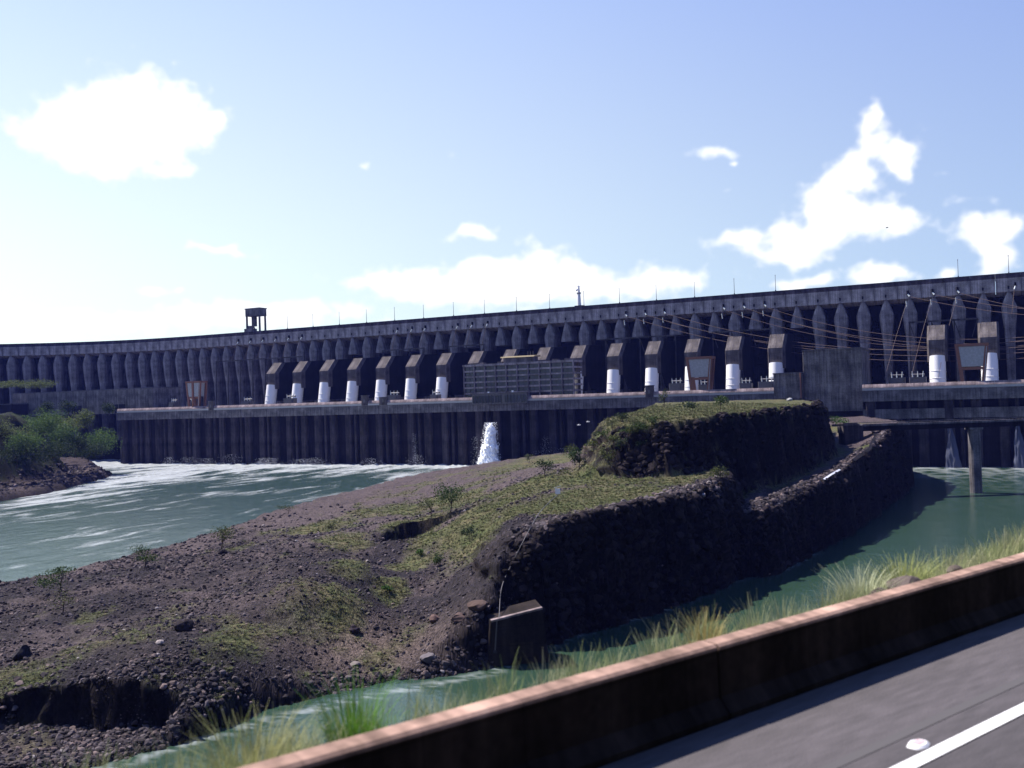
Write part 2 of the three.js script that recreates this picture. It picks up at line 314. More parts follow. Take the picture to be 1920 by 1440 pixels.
// ---- height field with finer rows near the eye
function makeLand() {
  const xs = [], zs = [];
  for (let x = -230; x < -190; x += 4) xs.push(x);
  for (let x = -190; x < 120; x += 0.85) xs.push(x);
  for (let x = 120; x < 262; x += 1.6) xs.push(x);
  for (let z = 135; z < 780; z += Math.max(0.62, (z - 60) * 0.0042)) zs.push(-z);
  const nx = xs.length, nz = zs.length, P = new Float32Array(nx * nz * 3), Cc = new Float32Array(nx * nz * 3), hh = new Float32Array(nx * nz), uv = new Float32Array(nx * nz * 2);
  for (let j = 0; j < nz; j++) for (let i = 0; i < nx; i++) hh[j * nx + i] = land(xs[i], zs[j]);
  const idx = [];
  for (let j = 0; j < nz; j++) for (let i = 0; i < nx; i++) {
    const k = j * nx + i, x = xs[i], z = zs[j], y = hh[k];
    const i0 = Math.max(0, i - 1), i1 = Math.min(nx - 1, i + 1), j0 = Math.max(0, j - 1), j1 = Math.min(nz - 1, j + 1);
    const gx = (hh[j * nx + i1] - hh[j * nx + i0]) / (xs[i1] - xs[i0]), gz = (hh[j1 * nx + i] - hh[j0 * nx + i]) / (zs[j1] - zs[j0]), up = 1 / Math.sqrt(1 + gx * gx + gz * gz);
    // rock faces get ledges and hollows instead of a smooth drape
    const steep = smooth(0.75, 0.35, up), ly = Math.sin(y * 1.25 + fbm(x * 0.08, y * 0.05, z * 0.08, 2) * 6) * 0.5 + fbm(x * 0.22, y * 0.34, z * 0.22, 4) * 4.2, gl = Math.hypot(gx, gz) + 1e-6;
    P[k * 3] = x - gx / gl * ly * steep * 1.3; P[k * 3 + 1] = y; P[k * 3 + 2] = z - gz / gl * ly * steep * 1.3;
    uv[k * 2] = x; uv[k * 2 + 1] = z + y * 0.7;
    const g = grassAt(x, z, up), a = fbm(x * 0.06, 1.1, z * 0.06, 4), b = fbm(x * 0.5, 5.5, z * 0.5, 3), dirt = clamp(fbm(x * 0.045, 8.8, z * 0.03, 3) * 2.2 + 0.35);
    let c = mix3([0.026, 0.022, 0.027], [0.098, 0.076, 0.078], clamp((dirt + b * 0.8 + smooth(-290, -400, z) * 0.75) * (1 - shadeAt(x, z))));
    const dust = Math.exp(-((x + 33) ** 2 + (z + 205) ** 2) / 260) * 0.8;
    c = mix3(c, [0.15, 0.112, 0.095], clamp(dust + a * 0.2));
    c = c.map((v) => v * 1.55);
    c = mix3(c, mix3([0.020, 0.016, 0.018], [0.05, 0.036, 0.036], clamp(a * 1.5 + 0.1)), steep * 0.95);  // steep faces darkened to stand for the shade on the cliffs
    const gc = mix3(mix3([0.098, 0.108, 0.045], [0.165, 0.142, 0.078], clamp(0.5 + a * 2.2)), [0.080, 0.122, 0.045], clamp(b * 1.6));
    c = mix3(c, gc.map((v) => v * 1.3), g);
    if (y < 0.9) c = mix3(c, [0.03, 0.027, 0.03], smooth(0.9, 0.1, y));
    const jit = (1 + b * 0.35) * ALB;
    Cc[k * 3] = c[0] * jit; Cc[k * 3 + 1] = c[1] * jit; Cc[k * 3 + 2] = c[2] * jit;
    if (i < nx - 1 && j < nz - 1) {
      const q = [hh[k], hh[k + 1], hh[k + nx], hh[k + nx + 1]];
      if (Math.max(...q) > -5.9) idx.push(k, k + 1, k + nx, k + 1, k + nx + 1, k + nx);
    }
  }
  const g = new THREE.BufferGeometry();
  g.setAttribute('position', new THREE.BufferAttribute(P, 3)); g.setAttribute('color', new THREE.BufferAttribute(Cc, 3)); g.setAttribute('uv', new THREE.BufferAttribute(uv, 2)); g.setIndex(idx); g.computeVertexNormals();
  return g;
}
const soilBump = tex(512, (u, v) => { const k = 0.5 + tile(u, v, 24, 5, 4.4, true) * 0.45; return [k, k, k]; }, false, 1 / 9);
const soilMap = tex(512, (u, v) => { const k = 0.82 + tile(u, v, 32, 5, 7.9) * 0.9; return [k, k, k]; }, true, 1 / 11);
const landMat = matte({ vertexColors: true, map: soilMap, bumpMap: soilBump, bumpScale: 0.35, roughness: 0.95 });
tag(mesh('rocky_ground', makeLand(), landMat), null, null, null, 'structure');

// the dam's own axes: along it (right in the picture), up, and downstream towards the eye
const DA = rad(26.9), O = new THREE.Vector3(0, 0, -790.4), AL = new THREE.Vector3(Math.cos(DA), 0, Math.sin(DA)), DN = new THREE.Vector3(-Math.sin(DA), 0, Math.cos(DA));
const L = (s, y, q) => O.clone().addScaledVector(AL, s).addScaledVector(DN, q).setY(y);

// ------------------------------------------------------------------ left river bank
const bankEdge = [at(-260, 1010, 0), at(0, 940, 0), at(90, 925, 0), at(170, 905, 0), at(212, 892, 0), at(192, 884, 0)].map((p) => [p.x, p.z]);
const BANK = [...bankEdge, [-432, -985], [-480, -1080], [-900, -1150], [-900, -420]];
function bank(x, z) {
  const d = sdPoly(BANK, x, z) + fbm(x * 0.05, 1, z * 0.05, 3) * 8;
  if (d < -12) return -6;
  const ledge = mix(-6, 4.2 + fbm(x * 0.06, 3, z * 0.06, 4) * 5, smooth(-6, 5, d));
  const q = -(x * DN.x + z * DN.z) + O.dot(DN);       // distance behind the powerhouse front
  const rise = smooth(26, 74, d) * (50 + fbm(x * 0.02, 6, z * 0.02, 3) * 6) * smooth(-330, -400, x + q * 0.0);
  return ledge + rise + fbm(x * 0.2, 2, z * 0.2, 3) * 1.2;
}
{
  const xs = [], zs = []; for (let x = -900; x < -300; x += 3.2) xs.push(x); for (let z = -420; z > -1160; z -= 3.2) zs.push(z);
  const nx = xs.length, P = [], C = [], uv = [], idx = [], hh = [];
  zs.forEach((z, j) => xs.forEach((x, i) => {
    const y = bank(x, z); hh.push(y); P.push(x, y, z); uv.push(x, z + y);
    const a = fbm(x * 0.05, 3.3, z * 0.05, 3), c = y > 9 ? mix3([0.018, 0.022, 0.012], [0.035, 0.05, 0.018], clamp(0.5 + a * 2)) : mix3([0.10, 0.075, 0.078], [0.055, 0.042, 0.046], clamp(0.5 + a * 2));
    C.push(...c.map((v) => v * ALB));
    if (i < nx - 1 && j < zs.length - 1) { const k = j * nx + i; idx.push(k, k + 1, k + nx, k + 1, k + nx + 1, k + nx); }
  }));
  const keep = []; for (let i = 0; i < idx.length; i += 3) if (Math.max(hh[idx[i]], hh[idx[i + 1]], hh[idx[i + 2]]) > -5.9) keep.push(idx[i], idx[i + 1], idx[i + 2]);
  const g = new THREE.BufferGeometry(); g.setAttribute('position', new THREE.Float32BufferAttribute(P, 3)); g.setAttribute('color', new THREE.Float32BufferAttribute(C, 3)); g.setAttribute('uv', new THREE.Float32BufferAttribute(uv, 2)); g.setIndex(keep); g.computeVertexNormals();
  tag(mesh('river_bank', g, landMat), null, null, null, 'structure');
}

// ------------------------------------------------------------------ the river
{
  const xs = [], zs = []; for (let x = -820; x <= -330; x += 4) xs.push(x); for (let x = -328; x < 130; x += 1.5) xs.push(x); for (let x = 130; x <= 520; x += 2.6) xs.push(x);
  for (let z = 30; z < 130; z += 5) zs.push(-z); for (let z = 130; z < 1090; z += Math.max(0.9, z * 0.0042)) zs.push(-z);
  const nx = xs.length, P = new Float32Array(nx * zs.length * 3), C = new Float32Array(nx * zs.length * 3), uv = new Float32Array(nx * zs.length * 2), idx = [];
  zs.forEach((z, j) => xs.forEach((x, i) => {
    const k = j * nx + i;
    const q = (x - O.x) * DN.x + (z - O.z) * DN.z, s = (x - O.x) * AL.x + (z - O.z) * AL.z;   // distance from the dam's foot, place along it
    const left = smooth(60, -20, x) * smooth(-250, -300, z);
    const sx = x * 0.93 + z * 0.36, sy = -x * 0.36 + z * 0.93;                    // across and along the current
    const wx = fbm(sx * 0.02, 1.5, sy * 0.012, 3) * 22;
    const st = ridged((sx + wx) * 0.055, 3.7, sy * 0.012, 4), st2 = ridged((sx + wx) * 0.16, 8.3, sy * 0.045, 4);
    const near = Math.exp(-Math.max(0, q) / 42) * smooth(20, -60, s), turb = Math.exp(-Math.max(0, q) / 150) * left;
    const rapid = Math.exp(-((x + 318) ** 2 / 3000 + (z + 760) ** 2 / 14000)) + 0.7 * Math.exp(-((x + 290) ** 2 / 1800 + (z + 640) ** 2 / 9000));
    let foam = left * (smooth(0.56, 0.96, st * 0.62 + st2 * 0.20 + fbm(sx * 0.03, 6.6, sy * 0.016, 4) * 0.42 + turb * 0.30 + near * 0.42 + rapid * 0.34) * 0.85 + smooth(0.66, 0.9, st2) * 0.10 * (0.15 + turb));
    const fr = Math.exp(-Math.max(0, q) / 60) * smooth(230, 300, s);
    foam = Math.max(foam, fr * smooth(0.5, 0.75, st2 + fr * 0.25) * 0.55);
    // lapping water along the near channel's rock
    const sc = -sdPoly(COAST, x, z);
    if (z > -330 && x > -120) { const e = Math.exp(-((sc - 1.5) ** 2) / 4) * smooth(0.05, 0.3, fbm(x * 0.4, 2, z * 0.4, 3) + 0.15); foam = Math.max(foam, e * 0.30, smooth(0.72, 0.95, ridged(x * 0.16, 4, z * 0.16, 3)) * 0.10 * smooth(40, -30, x)); }
    const amp = 0.10 + 0.7 * turb + 0.9 * near + 0.5 * rapid * left + 0.06 * smooth(-230, -170, z) ;
    P[k * 3] = x; P[k * 3 + 1] = amp * (st2 - 0.4) + fbm(x * 0.12, 5, z * 0.08, 3) * amp * 0.9; P[k * 3 + 2] = z; uv[k * 2] = x; uv[k * 2 + 1] = z;
    const c = mix3(mix3([0.018, 0.039, 0.026], [0.022, 0.044, 0.039], left), [0.50, 0.53, 0.54], clamp(foam));
    C[k * 3] = c[0]; C[k * 3 + 1] = c[1]; C[k * 3 + 2] = c[2];
    if (i < nx - 1 && j < zs.length - 1) idx.push(k, k + 1, k + nx, k + 1, k + nx + 1, k + nx);
  }));
  const g = new THREE.BufferGeometry(); g.setAttribute('position', new THREE.BufferAttribute(P, 3)); g.setAttribute('color', new THREE.BufferAttribute(C, 3)); g.setAttribute('uv', new THREE.BufferAttribute(uv, 2)); g.setIndex(idx); g.computeVertexNormals();
  const wb = tex(512, (u, v) => { const k = 0.5 + tile(u, v, 16, 5, 8.1) * 0.55; return [k, k, k]; }, false, 1 / 14);
  tag(mesh('river_water', g, new THREE.MeshPhysicalMaterial({ vertexColors: true, roughness: 0.16, bumpMap: wb, bumpScale: 0.16, ior: 1.33 })), null, null, null, 'structure');
}
// ground under and around everything, out to the horizon
{
  const g = new THREE.CircleGeometry(6000, 64); g.rotateX(-Math.PI / 2); g.translate(0, -8, -400);
  tag(mesh('ground', g, matte({ color: lin(0.06, 0.06, 0.05), roughness: 1 })), null, null, null, 'structure');
}

// ------------------------------------------------------------------ the dam
const CREST = 138.9, BLOCK = 17.525;
const stations = []; // [world x, world z, turn, along]
for (let k = -23; k <= 24; k++) { const p = L(15.8 + BLOCK * k, 0, -120); stations.push({ x: p.x, z: p.z, turn: -DA, s: 15.8 + BLOCK * k }); }
{ // the wing curves away on the left
  const first = stations[0], curve = new THREE.CatmullRomCurve3([[first.x, first.z], [-332, -1093], [-392, -1121], [-461, -1143], [-537, -1150], [-612, -1142], [-710, -1116], [-800, -1080]].map(([x, z]) => new THREE.Vector3(x, 0, z)));
  const n = Math.floor(curve.getLength() / BLOCK);
  for (let i = 1; i <= n; i++) { const p = curve.getPointAt(i / n), t = curve.getTangentAt(i / n).negate(); stations.unshift({ x: p.x, z: p.z, turn: -Math.atan2(t.z, t.x), s: first.s - BLOCK * i }); }
}
const dam = thing('concrete_dam', 'huge grey hollow gravity dam wall spanning the whole picture under the sky', 'dam');
// a buttress head: rows of [y, half width of the front, z of the front]
function headGeo(rows, depth, ch = 1.1) {
  const v = [], quad = (a, b, c, d) => v.push(...a, ...b, ...c, ...a, ...c, ...d);
  for (let i = 1; i < rows.length; i++) {
    const [y0, w0, z0] = rows[i - 1], [y1, w1, z1] = rows[i];
    quad([-w1 + ch, y1, z1], [w1 - ch, y1, z1], [w0 - ch, y0, z0], [-w0 + ch, y0, z0]);
    for (const s of [-1, 1]) {
      const q = [[s * (w1 - ch), y1, z1], [s * w1, y1, z1 - ch], [s * w0, y0, z0 - ch], [s * (w0 - ch), y0, z0]], e = [[s * w1, y1, z1 - ch], [s * w1 * 0.8, y1, z1 - depth], [s * w0 * 0.8, y0, z0 - depth], [s * w0, y0, z0 - ch]];
      if (s < 0) { q.reverse(); e.reverse(); } quad(...q); quad(...e);
    }
  }
  const [yb, wb, zb] = rows[rows.length - 1];
  quad([-wb + ch, yb, zb], [-wb * 0.8, yb, zb - depth], [wb * 0.8, yb, zb - depth], [wb - ch, yb, zb]);
  const g = new THREE.BufferGeometry(); g.setAttribute('position', new THREE.Float32BufferAttribute(v, 3)); g.setAttribute('uv', new THREE.Float32BufferAttribute(new Float32Array(v.length / 3 * 2), 2)); return boxUV(g);
}
const zf = (y) => Math.min(124.5 - y, 30) * 0.025 + 1.2;    // the downstream face leans out towards its foot
const longHead = headGeo([[125.2, 1.15, zf(125.2)], [119, 3.3, zf(119)], [113.2, 5.3, zf(113.2)], [108.5, 5.2, zf(108.5)], [99, 4.2, zf(99) - 0.6], [84, 3.3, zf(84) - 2.5], [54, 2.7, zf(54) - 5]], 21, 0.95);
const shortHead = headGeo([[125.2, 1.1, zf(125.2)], [119.5, 2.4, zf(119.5)], [114, 4.1, zf(114)], [110, 5.2, zf(110)], [106.5, 5.5, zf(106.5)]], 21, 0.7);
const wingHead = headGeo([[125.2, 1.15, zf(125.2)], [119, 3.2, zf(119)], [113, 5.2, zf(113)], [108, 5.1, zf(108)], [99, 4.3, zf(99) - 0.6], [84, 3.2, zf(84) - 2.5], [20, 2.8, zf(20) - 6]], 21, 0.95);
const hb = BLOCK / 2;
const crestGeo = sweepX([[1.6, 124.6], [1.6, 134.9], [-20, 134.9], [-20, 122], [-6, 122]], -hb + 0.16, hb - 0.16);
const railGeo = sweepX([[0.2, 134.95], [0.2, 138.9], [-0.9, 138.9], [-0.9, 136.6], [-19, 136.6], [-19, 134.95]], -hb + 0.03, hb - 0.03);
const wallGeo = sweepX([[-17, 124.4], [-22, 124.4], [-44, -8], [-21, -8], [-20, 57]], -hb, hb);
const ventGeo = box(-0.6, 0.6, 126.6, 128.9, 1.45, 1.72);
const unit0 = -308.4, UNIT = 34;
const pens = []; for (let i = 0; i < 16; i++) pens.push(unit0 + UNIT * i); pens.push(unit0 + UNIT * 18.418, unit0 + UNIT * 19.418);
stations.forEach((st, k) => {
  const put = (name, geo, mat) => { const m = mesh(name, geo, mat, dam); m.position.set(st.x, 0, st.z); m.rotation.y = st.turn; return m; };
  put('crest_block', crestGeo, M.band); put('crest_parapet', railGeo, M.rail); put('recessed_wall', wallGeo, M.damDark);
  const wing = st.s < -390;
  if (!wing && st.s > -330) put('vent_opening', ventGeo, M.dark);
  const onPipe = pens.some((p, i) => Math.abs(p + 2 - st.s) < hb) && st.s > -262 && st.s < 240;
  put('buttress_head', wing ? wingHead : onPipe ? shortHead : longHead, M.dam);
});
// steel gangways and lift beams across the buttresses
for (const [s0, s1, y] of [[-425, -300, 106], [-122, -82, 107], [-200, -150, 107], [42, 108, 105], [140, 190, 105.5], [296, 345, 104]]) {
  const f = thing('steel_gantry', null, 'steel gantry', [0, 0, 0]);
  const p = L((s0 + s1) / 2, 0, -112.5); f.position.set(p.x, 0, p.z); f.rotation.y = -DA;
  const h = (s1 - s0) / 2; mesh('beam', boxUV(merged([box(-h, h, y, y + 1.3, 6.5, 7.6)])), M.casing, f);
  const n = Math.max(2, Math.round((s1 - s0) / 17.5));
  for (let i = 0; i <= n; i++) { const x = -h + 0.6 + (2 * h - 1.2) * i / n; mesh('post', beam([x, 58, 8.5], [x, y, 7], 1.0), M.casing, f); mesh('brace', beam([x, y, 7.2], [x + (i < n ? 4 : -4), y - 13, 7.4], 0.55), M.casing, f); }
  f.userData.label = { [-425]: 'long steel frame of posts and beams below the left end of the crest', [-122]: 'steel frame against the dam just left of the office building', [-200]: 'steel frame against the dam above the middle left penstocks', 42: 'steel frame against the dam just right of the office building', 140: 'steel frame against the dam behind the tapered crane right of centre', 296: 'steel frame in the dark bay near the right edge' }[s0];
  f.userData.group = 'steel frames against the dam';
}

// penstocks: white pipe under a sloping concrete casing
function makePenstock() {
  const g = thing('penstock', '', 'penstock', [0, 0, 0], -DA, 'penstocks of the powerhouse');
  const y0 = 46, y1 = 76, z0 = 0.5, z1 = -5.5;
  mesh('pipe', (() => { const c = bar([0, y0, z0], [0, y1, z1], 5.55, 40); return c; })(), M.white, g);
  for (const t of [0.44, 0.62]) { const y = mix(y0, y1, t), z = mix(z0, z1, t); const r = new THREE.TorusGeometry(5.62, 0.22, 6, 40); r.rotateX(Math.PI / 2 - 0.2); r.translate(0, y, z); mesh('ring', r, M.white, g); }
  const w = 5.4, wb = 6.9, zF = -3.2, v = [];
  const quad = (a, b, c, d) => v.push(...a, ...b, ...c, ...a, ...c, ...d);
  const F0 = [[-w, 72.2, zF], [w, 72.2, zF], [w, 88.3, zF], [-w, 88.3, zF]], T0 = [[-w, 99.6, zF - 11.5], [w, 99.6, zF - 11.5]], zB = -46, side = [];
  quad(...F0); quad(F0[3], F0[2], T0[1], T0[0]);
  { const a = T0[0], b = T0[1], c = [wb, 101, zB], d = [-wb, 101, zB]; side.push(...a, ...b, ...c, ...a, ...c, ...d); }
  for (const s of [-1, 1]) {
    const a = [s * w, 72.2, zF], b = [s * w, 88.3, zF], c = [s * w, 99.6, zF - 11.5], a2 = [s * wb, 72.2, zF - 5], b2 = [s * wb, 88.3, zF - 5], c2 = [s * wb, 99.6, zF - 16], d = [s * wb, 101, zB], e = [s * wb, 60, zB], a3 = [s * wb, 60, zF - 16];
    const q = (to, ...p) => { if (s < 0) p.reverse(); to.push(...p[0], ...p[1], ...p[2], ...p[0], ...p[2], ...p[3]); };
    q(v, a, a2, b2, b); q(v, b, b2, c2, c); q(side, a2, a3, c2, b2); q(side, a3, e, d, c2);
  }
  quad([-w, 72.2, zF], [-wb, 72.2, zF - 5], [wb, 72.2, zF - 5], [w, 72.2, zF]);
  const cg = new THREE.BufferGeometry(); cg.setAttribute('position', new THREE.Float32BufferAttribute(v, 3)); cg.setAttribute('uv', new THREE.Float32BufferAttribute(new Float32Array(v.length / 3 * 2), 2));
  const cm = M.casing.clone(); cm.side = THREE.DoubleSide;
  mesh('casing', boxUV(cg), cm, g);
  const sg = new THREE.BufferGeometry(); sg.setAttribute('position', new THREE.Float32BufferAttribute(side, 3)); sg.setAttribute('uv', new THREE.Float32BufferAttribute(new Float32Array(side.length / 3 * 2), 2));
  const sm = M.damDark.clone(); sm.side = THREE.DoubleSide; mesh('flank', boxUV(sg), sm, g);  // flanks take the dark copy to stand for their shade
  return g;
}
const ord = ['first', 'second', 'third', 'fourth', 'fifth', 'sixth', 'seventh', 'eighth', 'ninth', 'tenth', 'eleventh', 'twelfth', 'thirteenth', 'fourteenth', 'fifteenth', 'sixteenth', 'seventeenth', 'eighteenth'];
const penLabel = (i) => i === 7 ? 'white penstock half hidden behind the left end of the office building' : i > 7 && i < 11 ? `penstock behind the office building, only its casing showing, ${['leftmost', 'middle', 'rightmost'][i - 8]} of three` : i < 7 ? `white penstock under a slanted casing, ${ord[i]} from the left end of the row` : i < 16 ? `white penstock right of the office building, ${ord[i - 11]} from the building` : i === 16 ? 'white penstock just left of the tapered crane at the right edge' : 'white penstock beside the right crane, nearest the right edge';
const pen0 = makePenstock();
pens.forEach((s, i) => { const p = L(s, 0, -58), pos = [p.x, 0, p.z]; if (i) copyOf(pen0, penLabel(i), pos); else { pen0.position.set(...pos); pen0.userData.label = penLabel(0); } });

// ------------------------------------------------------------------ powerhouse with its deck
const power = thing('powerhouse', 'long low concrete powerhouse with pale deck edge standing in the river below the dam', 'powerhouse', [O.x, 0, O.z], -DA);
{
  const runs = [[-462, 232], [272.5, 470]];
  for (const [a, b] of runs) {
    mesh('deck', box(a, b, 50, 55.2, -108, -1.0), M.power, power);
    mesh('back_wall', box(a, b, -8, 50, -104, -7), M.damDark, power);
    const n = Math.round((b - a) / 17), w = (b - a) / n;
    for (let i = 0; i < n; i++) {
      const x0 = a + i * w, x1 = x0 + w;
      mesh('parapet', sweepX([[0.25, 54.6], [0.0, 55.4], [-1.0, 57.1], [-1.6, 57.1], [-1.6, 54.6]], x0 + 0.04, x1 - 0.04), M.parapet, power);
      mesh('parapet_base', box(x0 + 0.02, x1 - 0.02, 52.9, 54.6, -1.4, 0.12), M.panel, power);
      mesh('fascia', box(x0 + 0.06, x1 - 0.06, 45.2, 52.9, -6.5, -0.1 + 0.12 * (i % 2)), M.power, power);
      mesh('pier', chamferBox(x0 + w * 0.12, x0 + w * 0.12 + 6.2, -8, 45.2, -7, -0.6 - (i % 3) * 0.9, 0.8), M.dull, power);
      if (i % 2) mesh('pier', chamferBox(x0 + w * 0.70, x0 + w * 0.70 + 2.4, -8, 45.2, -7, -2.6, 0.5), M.dull, power);
      if (a > 0) { mesh('lower_beam', box(x0, x1, 33, 39.6, -6.8, -0.9), M.power, power); }
    }
  }
  // stub of the deck's lower gallery
  mesh('gallery', box(232.3, 272.3, 26, 39, -30, -0.5), M.damDark, power);
}
// office block on the deck
{
  const c = L(-5.2, 0, -20), b = thing('office_building', 'six storey office building with pale horizontal bands standing on the powerhouse deck', 'office building', [c.x, 55.2, c.z], -DA);
  const hw = 52, d = -18, fl = 4.75, n = 6;
  mesh('core', box(-hw + 1.2, hw - 1.2, 0, 28.8, d + 1, -1.8), M.dark, b);
  for (let k = 0; k <= n; k++) mesh('floor_band', box(-hw, hw, k * fl - 0.2, k * fl + 1.25, d, 0), M.panel2 ??= concrete(lin(0.62, 0.58, 0.60)), b);
  for (let i = 0; i <= 10; i++) { const x = -hw + 0.3 + (2 * hw - 0.6) * i / 10; mesh('fin', box(x - 0.3, x + 0.3, 0, 28.5, -1.6, 0.35), M.panel2, b); }
  for (let k = 0; k < n; k++) for (let i = 0; i < 20; i++) { const w = (2 * hw - 1.2) / 20, x = -hw + 0.6 + w * i; mesh('window', box(x + 0.25, x + w - 0.25, k * fl + 1.35, (k + 1) * fl - 0.35, -1.75, -1.45), M.glass, b); }
  for (let k = 0; k < n; k++) for (let i = 0; i < 3; i++) mesh('window', box(hw - 1.35, hw - 1.05, k * fl + 1.35, (k + 1) * fl - 0.35, d + 1.6 + i * 5, d + 5.8 + i * 5), M.glass, b);
  mesh('roof_edge', box(-hw - 0.5, hw + 0.5, 28.6, 30.2, d - 0.5, 0.6), M.panel2, b);
  mesh('penthouse', box(-14, 14, 30.2, 34.6, -13, -3), M.power, b);
  mesh('penthouse_roof', sweepX([[-1.4, 34.6], [-1.9, 35.6], [-14, 36.3], [-14, 34.6]], -16, 16), M.ochre ??= new THREE.MeshStandardMaterial({ color: lin(0.42, 0.33, 0.17), roughness: 0.8 }), b);
  for (const x of [-4, 7, 9.5, 12]) mesh('roof_mast', bar([x, 35.6, -8], [x, 39.5, -8], 0.22), M.steel, b);
  for (const x of [-40, -22, 30, 41]) mesh('roof_unit', box(x, x + 4.5, 30.2, 31.9, -12, -7), M.power, b);
}
// glazed gallery hung in front of the parapet below the office block
{
  const c = L(-11.5, 0, 1.2), b = thing('glazed_gallery', 'dark glazed gallery on the deck edge in front of the office building', 'gallery', [c.x, 51, c.z], -DA);
  mesh('body', box(-26, 25, 0, 8.6, -3.8, 0), M.steel, b);
  mesh('roof', box(-27, 26, 8.6, 9.2, -4.2, 0.6), M.power, b);
  for (let i = 0; i < 17; i++) { const x = -25 + i * 3; if (i === 9) continue; mesh('pane', box(x, x + 2.2, 1.0 + (i % 3) * 0.2, 6.9, 0.02, 0.25), M.glass, b); mesh('post', box(x + 2.4, x + 2.8, 0.5, 7.6, 0.05, 0.5), M.power, b); }
  mesh('floodlight', box(-11, -9.6, 9.3, 10.4, -1, 0), M.white, b); mesh('floodlight', box(11.4, 13, 9.3, 10.8, -1, 0), M.white, b);
}
// big concrete block between the two halves of the powerhouse
{
  const c = L(252.4, 0, -4), b = thing('assembly_hall', 'tall plain concrete block with board marks between both halves of the powerhouse', 'concrete hall', [c.x, 0, c.z], -DA);
  mesh('wall', chamferBox(-20, 20, 37, 82.4, -46, 0, 0.3), M.hall ??= concrete(lin(0.36, 0.35, 0.33)), b);
  for (let i = 1; i < 5; i++) mesh('joint_rib', box(-20 + i * 8 - 0.2, -20 + i * 8 + 0.2, 37, 82.2, -0.05, 0.22), M.hall, b);
  mesh('roof_edge', box(-20.4, 20.4, 82.4, 83.4, -46.4, 0.4), M.hall, b);
  mesh('footing', box(-20.2, 20.3, 20, 36.9, -40, 0.6), M.damDark, b);
  const h = L(222.2, 0, -1.5), a = thing('deck_hut', 'low concrete hut with a flat roof beside the tall concrete block', 'hut', [h.x, 49, h.z], -DA);
  mesh('wall', box(-10, 10, 0, 17.6, -14, 2), M.hall, a); mesh('roof', box(-10.4, 10.4, 17.6, 18.5, -14.4, 2.5), M.power, a); mesh('shutter', box(-7, -2, 1, 9, 2.02, 2.2), M.power, a); mesh('downpipe', bar([9.1, 0, 2.4], [9.1, 18, 2.4], 0.5), M.orange, a);
}
// wall building at the left end of the deck
{
  const c = L(-556, 0, -30), b = thing('service_building', 'long plain concrete building with dark doorways at the left end of the deck', 'building', [c.x, 52, c.z], -DA);
  mesh('wall', chamferBox(-113, 113, 0, 26, -40, 0, 0.3), M.hall, b); mesh('roof', box(-113.5, 113.5, 26, 27, -40.5, 0.5), M.power, b);
  for (const x of [-4, 64]) mesh('door', box(x - 8, x + 8, 0.5, 10, -0.2, 0.15), M.dark, b);
  for (let i = 1; i < 9; i++) mesh('joint_rib', box(-113 + i * 25 - 0.25, -113 + i * 25 + 0.25, 0, 25.8, 0.02, 0.3), M.hall, b);
  const p = L(-640, 0, -8), q = thing('retaining_wall', 'low dark retaining wall beneath the hedge at the left edge', 'wall', [p.x, 50, p.z], -DA);
  mesh('wall', box(-70, 0, 0, 16, -20, 0), M.damDark, q); mesh('coping', box(-70, 0.6, 16, 17, -20, 0.6), M.power, q);
}
// parked machinery, cabinets and yard fittings along the deck
{
  const R = rng(77); let k = 0;
  const where = ['near the left end of the deck', 'below the left steel frame', 'beside the left crane', 'between the first two penstocks', 'between the fourth and fifth penstocks', 'left of the office building', 'between the penstocks right of the office', 'beside the second penstock right of the office', 'left of the tapered crane', 'right of the tapered crane', 'in the dark bay right of the tall block', 'in the right bay beside the penstock'];
  for (const s of [-420, -395, -322, -262, -142, -95, 128, 152, 184, 200, 292, 306]) {
    const p = L(s, 0, -34 - R() * 8), b = thing('transformer', `grey power transformer with upright bushings ${where[k++]}`, 'transformer', [p.x, 55.2, p.z], -DA, 'transformers on the deck');
    const w = 4 + R() * 2.5, h = 5.5 + R() * 2.5;
    mesh('tank', chamferBox(-w, w, 0, h, -3, 3, 0.4), M.steel, b);
    for (let i = 0; i < 3; i++) { mesh('bushing', bar([-w * 0.6 + i * w * 0.6, h, 0], [-w * 0.6 + i * w * 0.6 + (i - 1) * 0.4, h + 4.2, 0], 0.42, 8, 0.2), M.insul, b); }
    mesh('radiator', box(-w * 0.8, w * 0.8, 0.8, h * 0.8, 3.02, 4.1), M.steel, b);
    mesh('conservator', (() => { const g = bar([-w * 0.8, h + 1.6, -1.8], [w * 0.8, h + 1.6, -1.8], 0.8, 10); return g; })(), M.steel, b);
  }
  const cb = [[-331, 'beige concrete cabin on the parapet beside the left crane'], [-148, 'small brown concrete cabin on the parapet between two penstocks'], [118, 'small brown concrete cabin on the parapet left of the tapered crane'], [-128, 'low grey cabin in front of the penstock left of the office']];
  cb.forEach(([s, label], i) => { const p = L(s, 0, 0.2), b = thing('deck_cabin', label, 'cabin', [p.x, 53, p.z], -DA, 'cabins on the parapet'); const w = i === 3 ? 4 : 3.2, h = i === 3 ? 6.6 : 8.5; mesh('wall', chamferBox(-w, w, 0, h, -2.6, 0.6, 0.25), M.casing, b); mesh('roof', box(-w - 0.3, w + 0.3, h, h + 0.5, -3, 0.9), M.power, b); mesh('door', box(-0.8, 0.8, 2.5, 5.4, 0.5, 0.66), M.steel, b); });
}
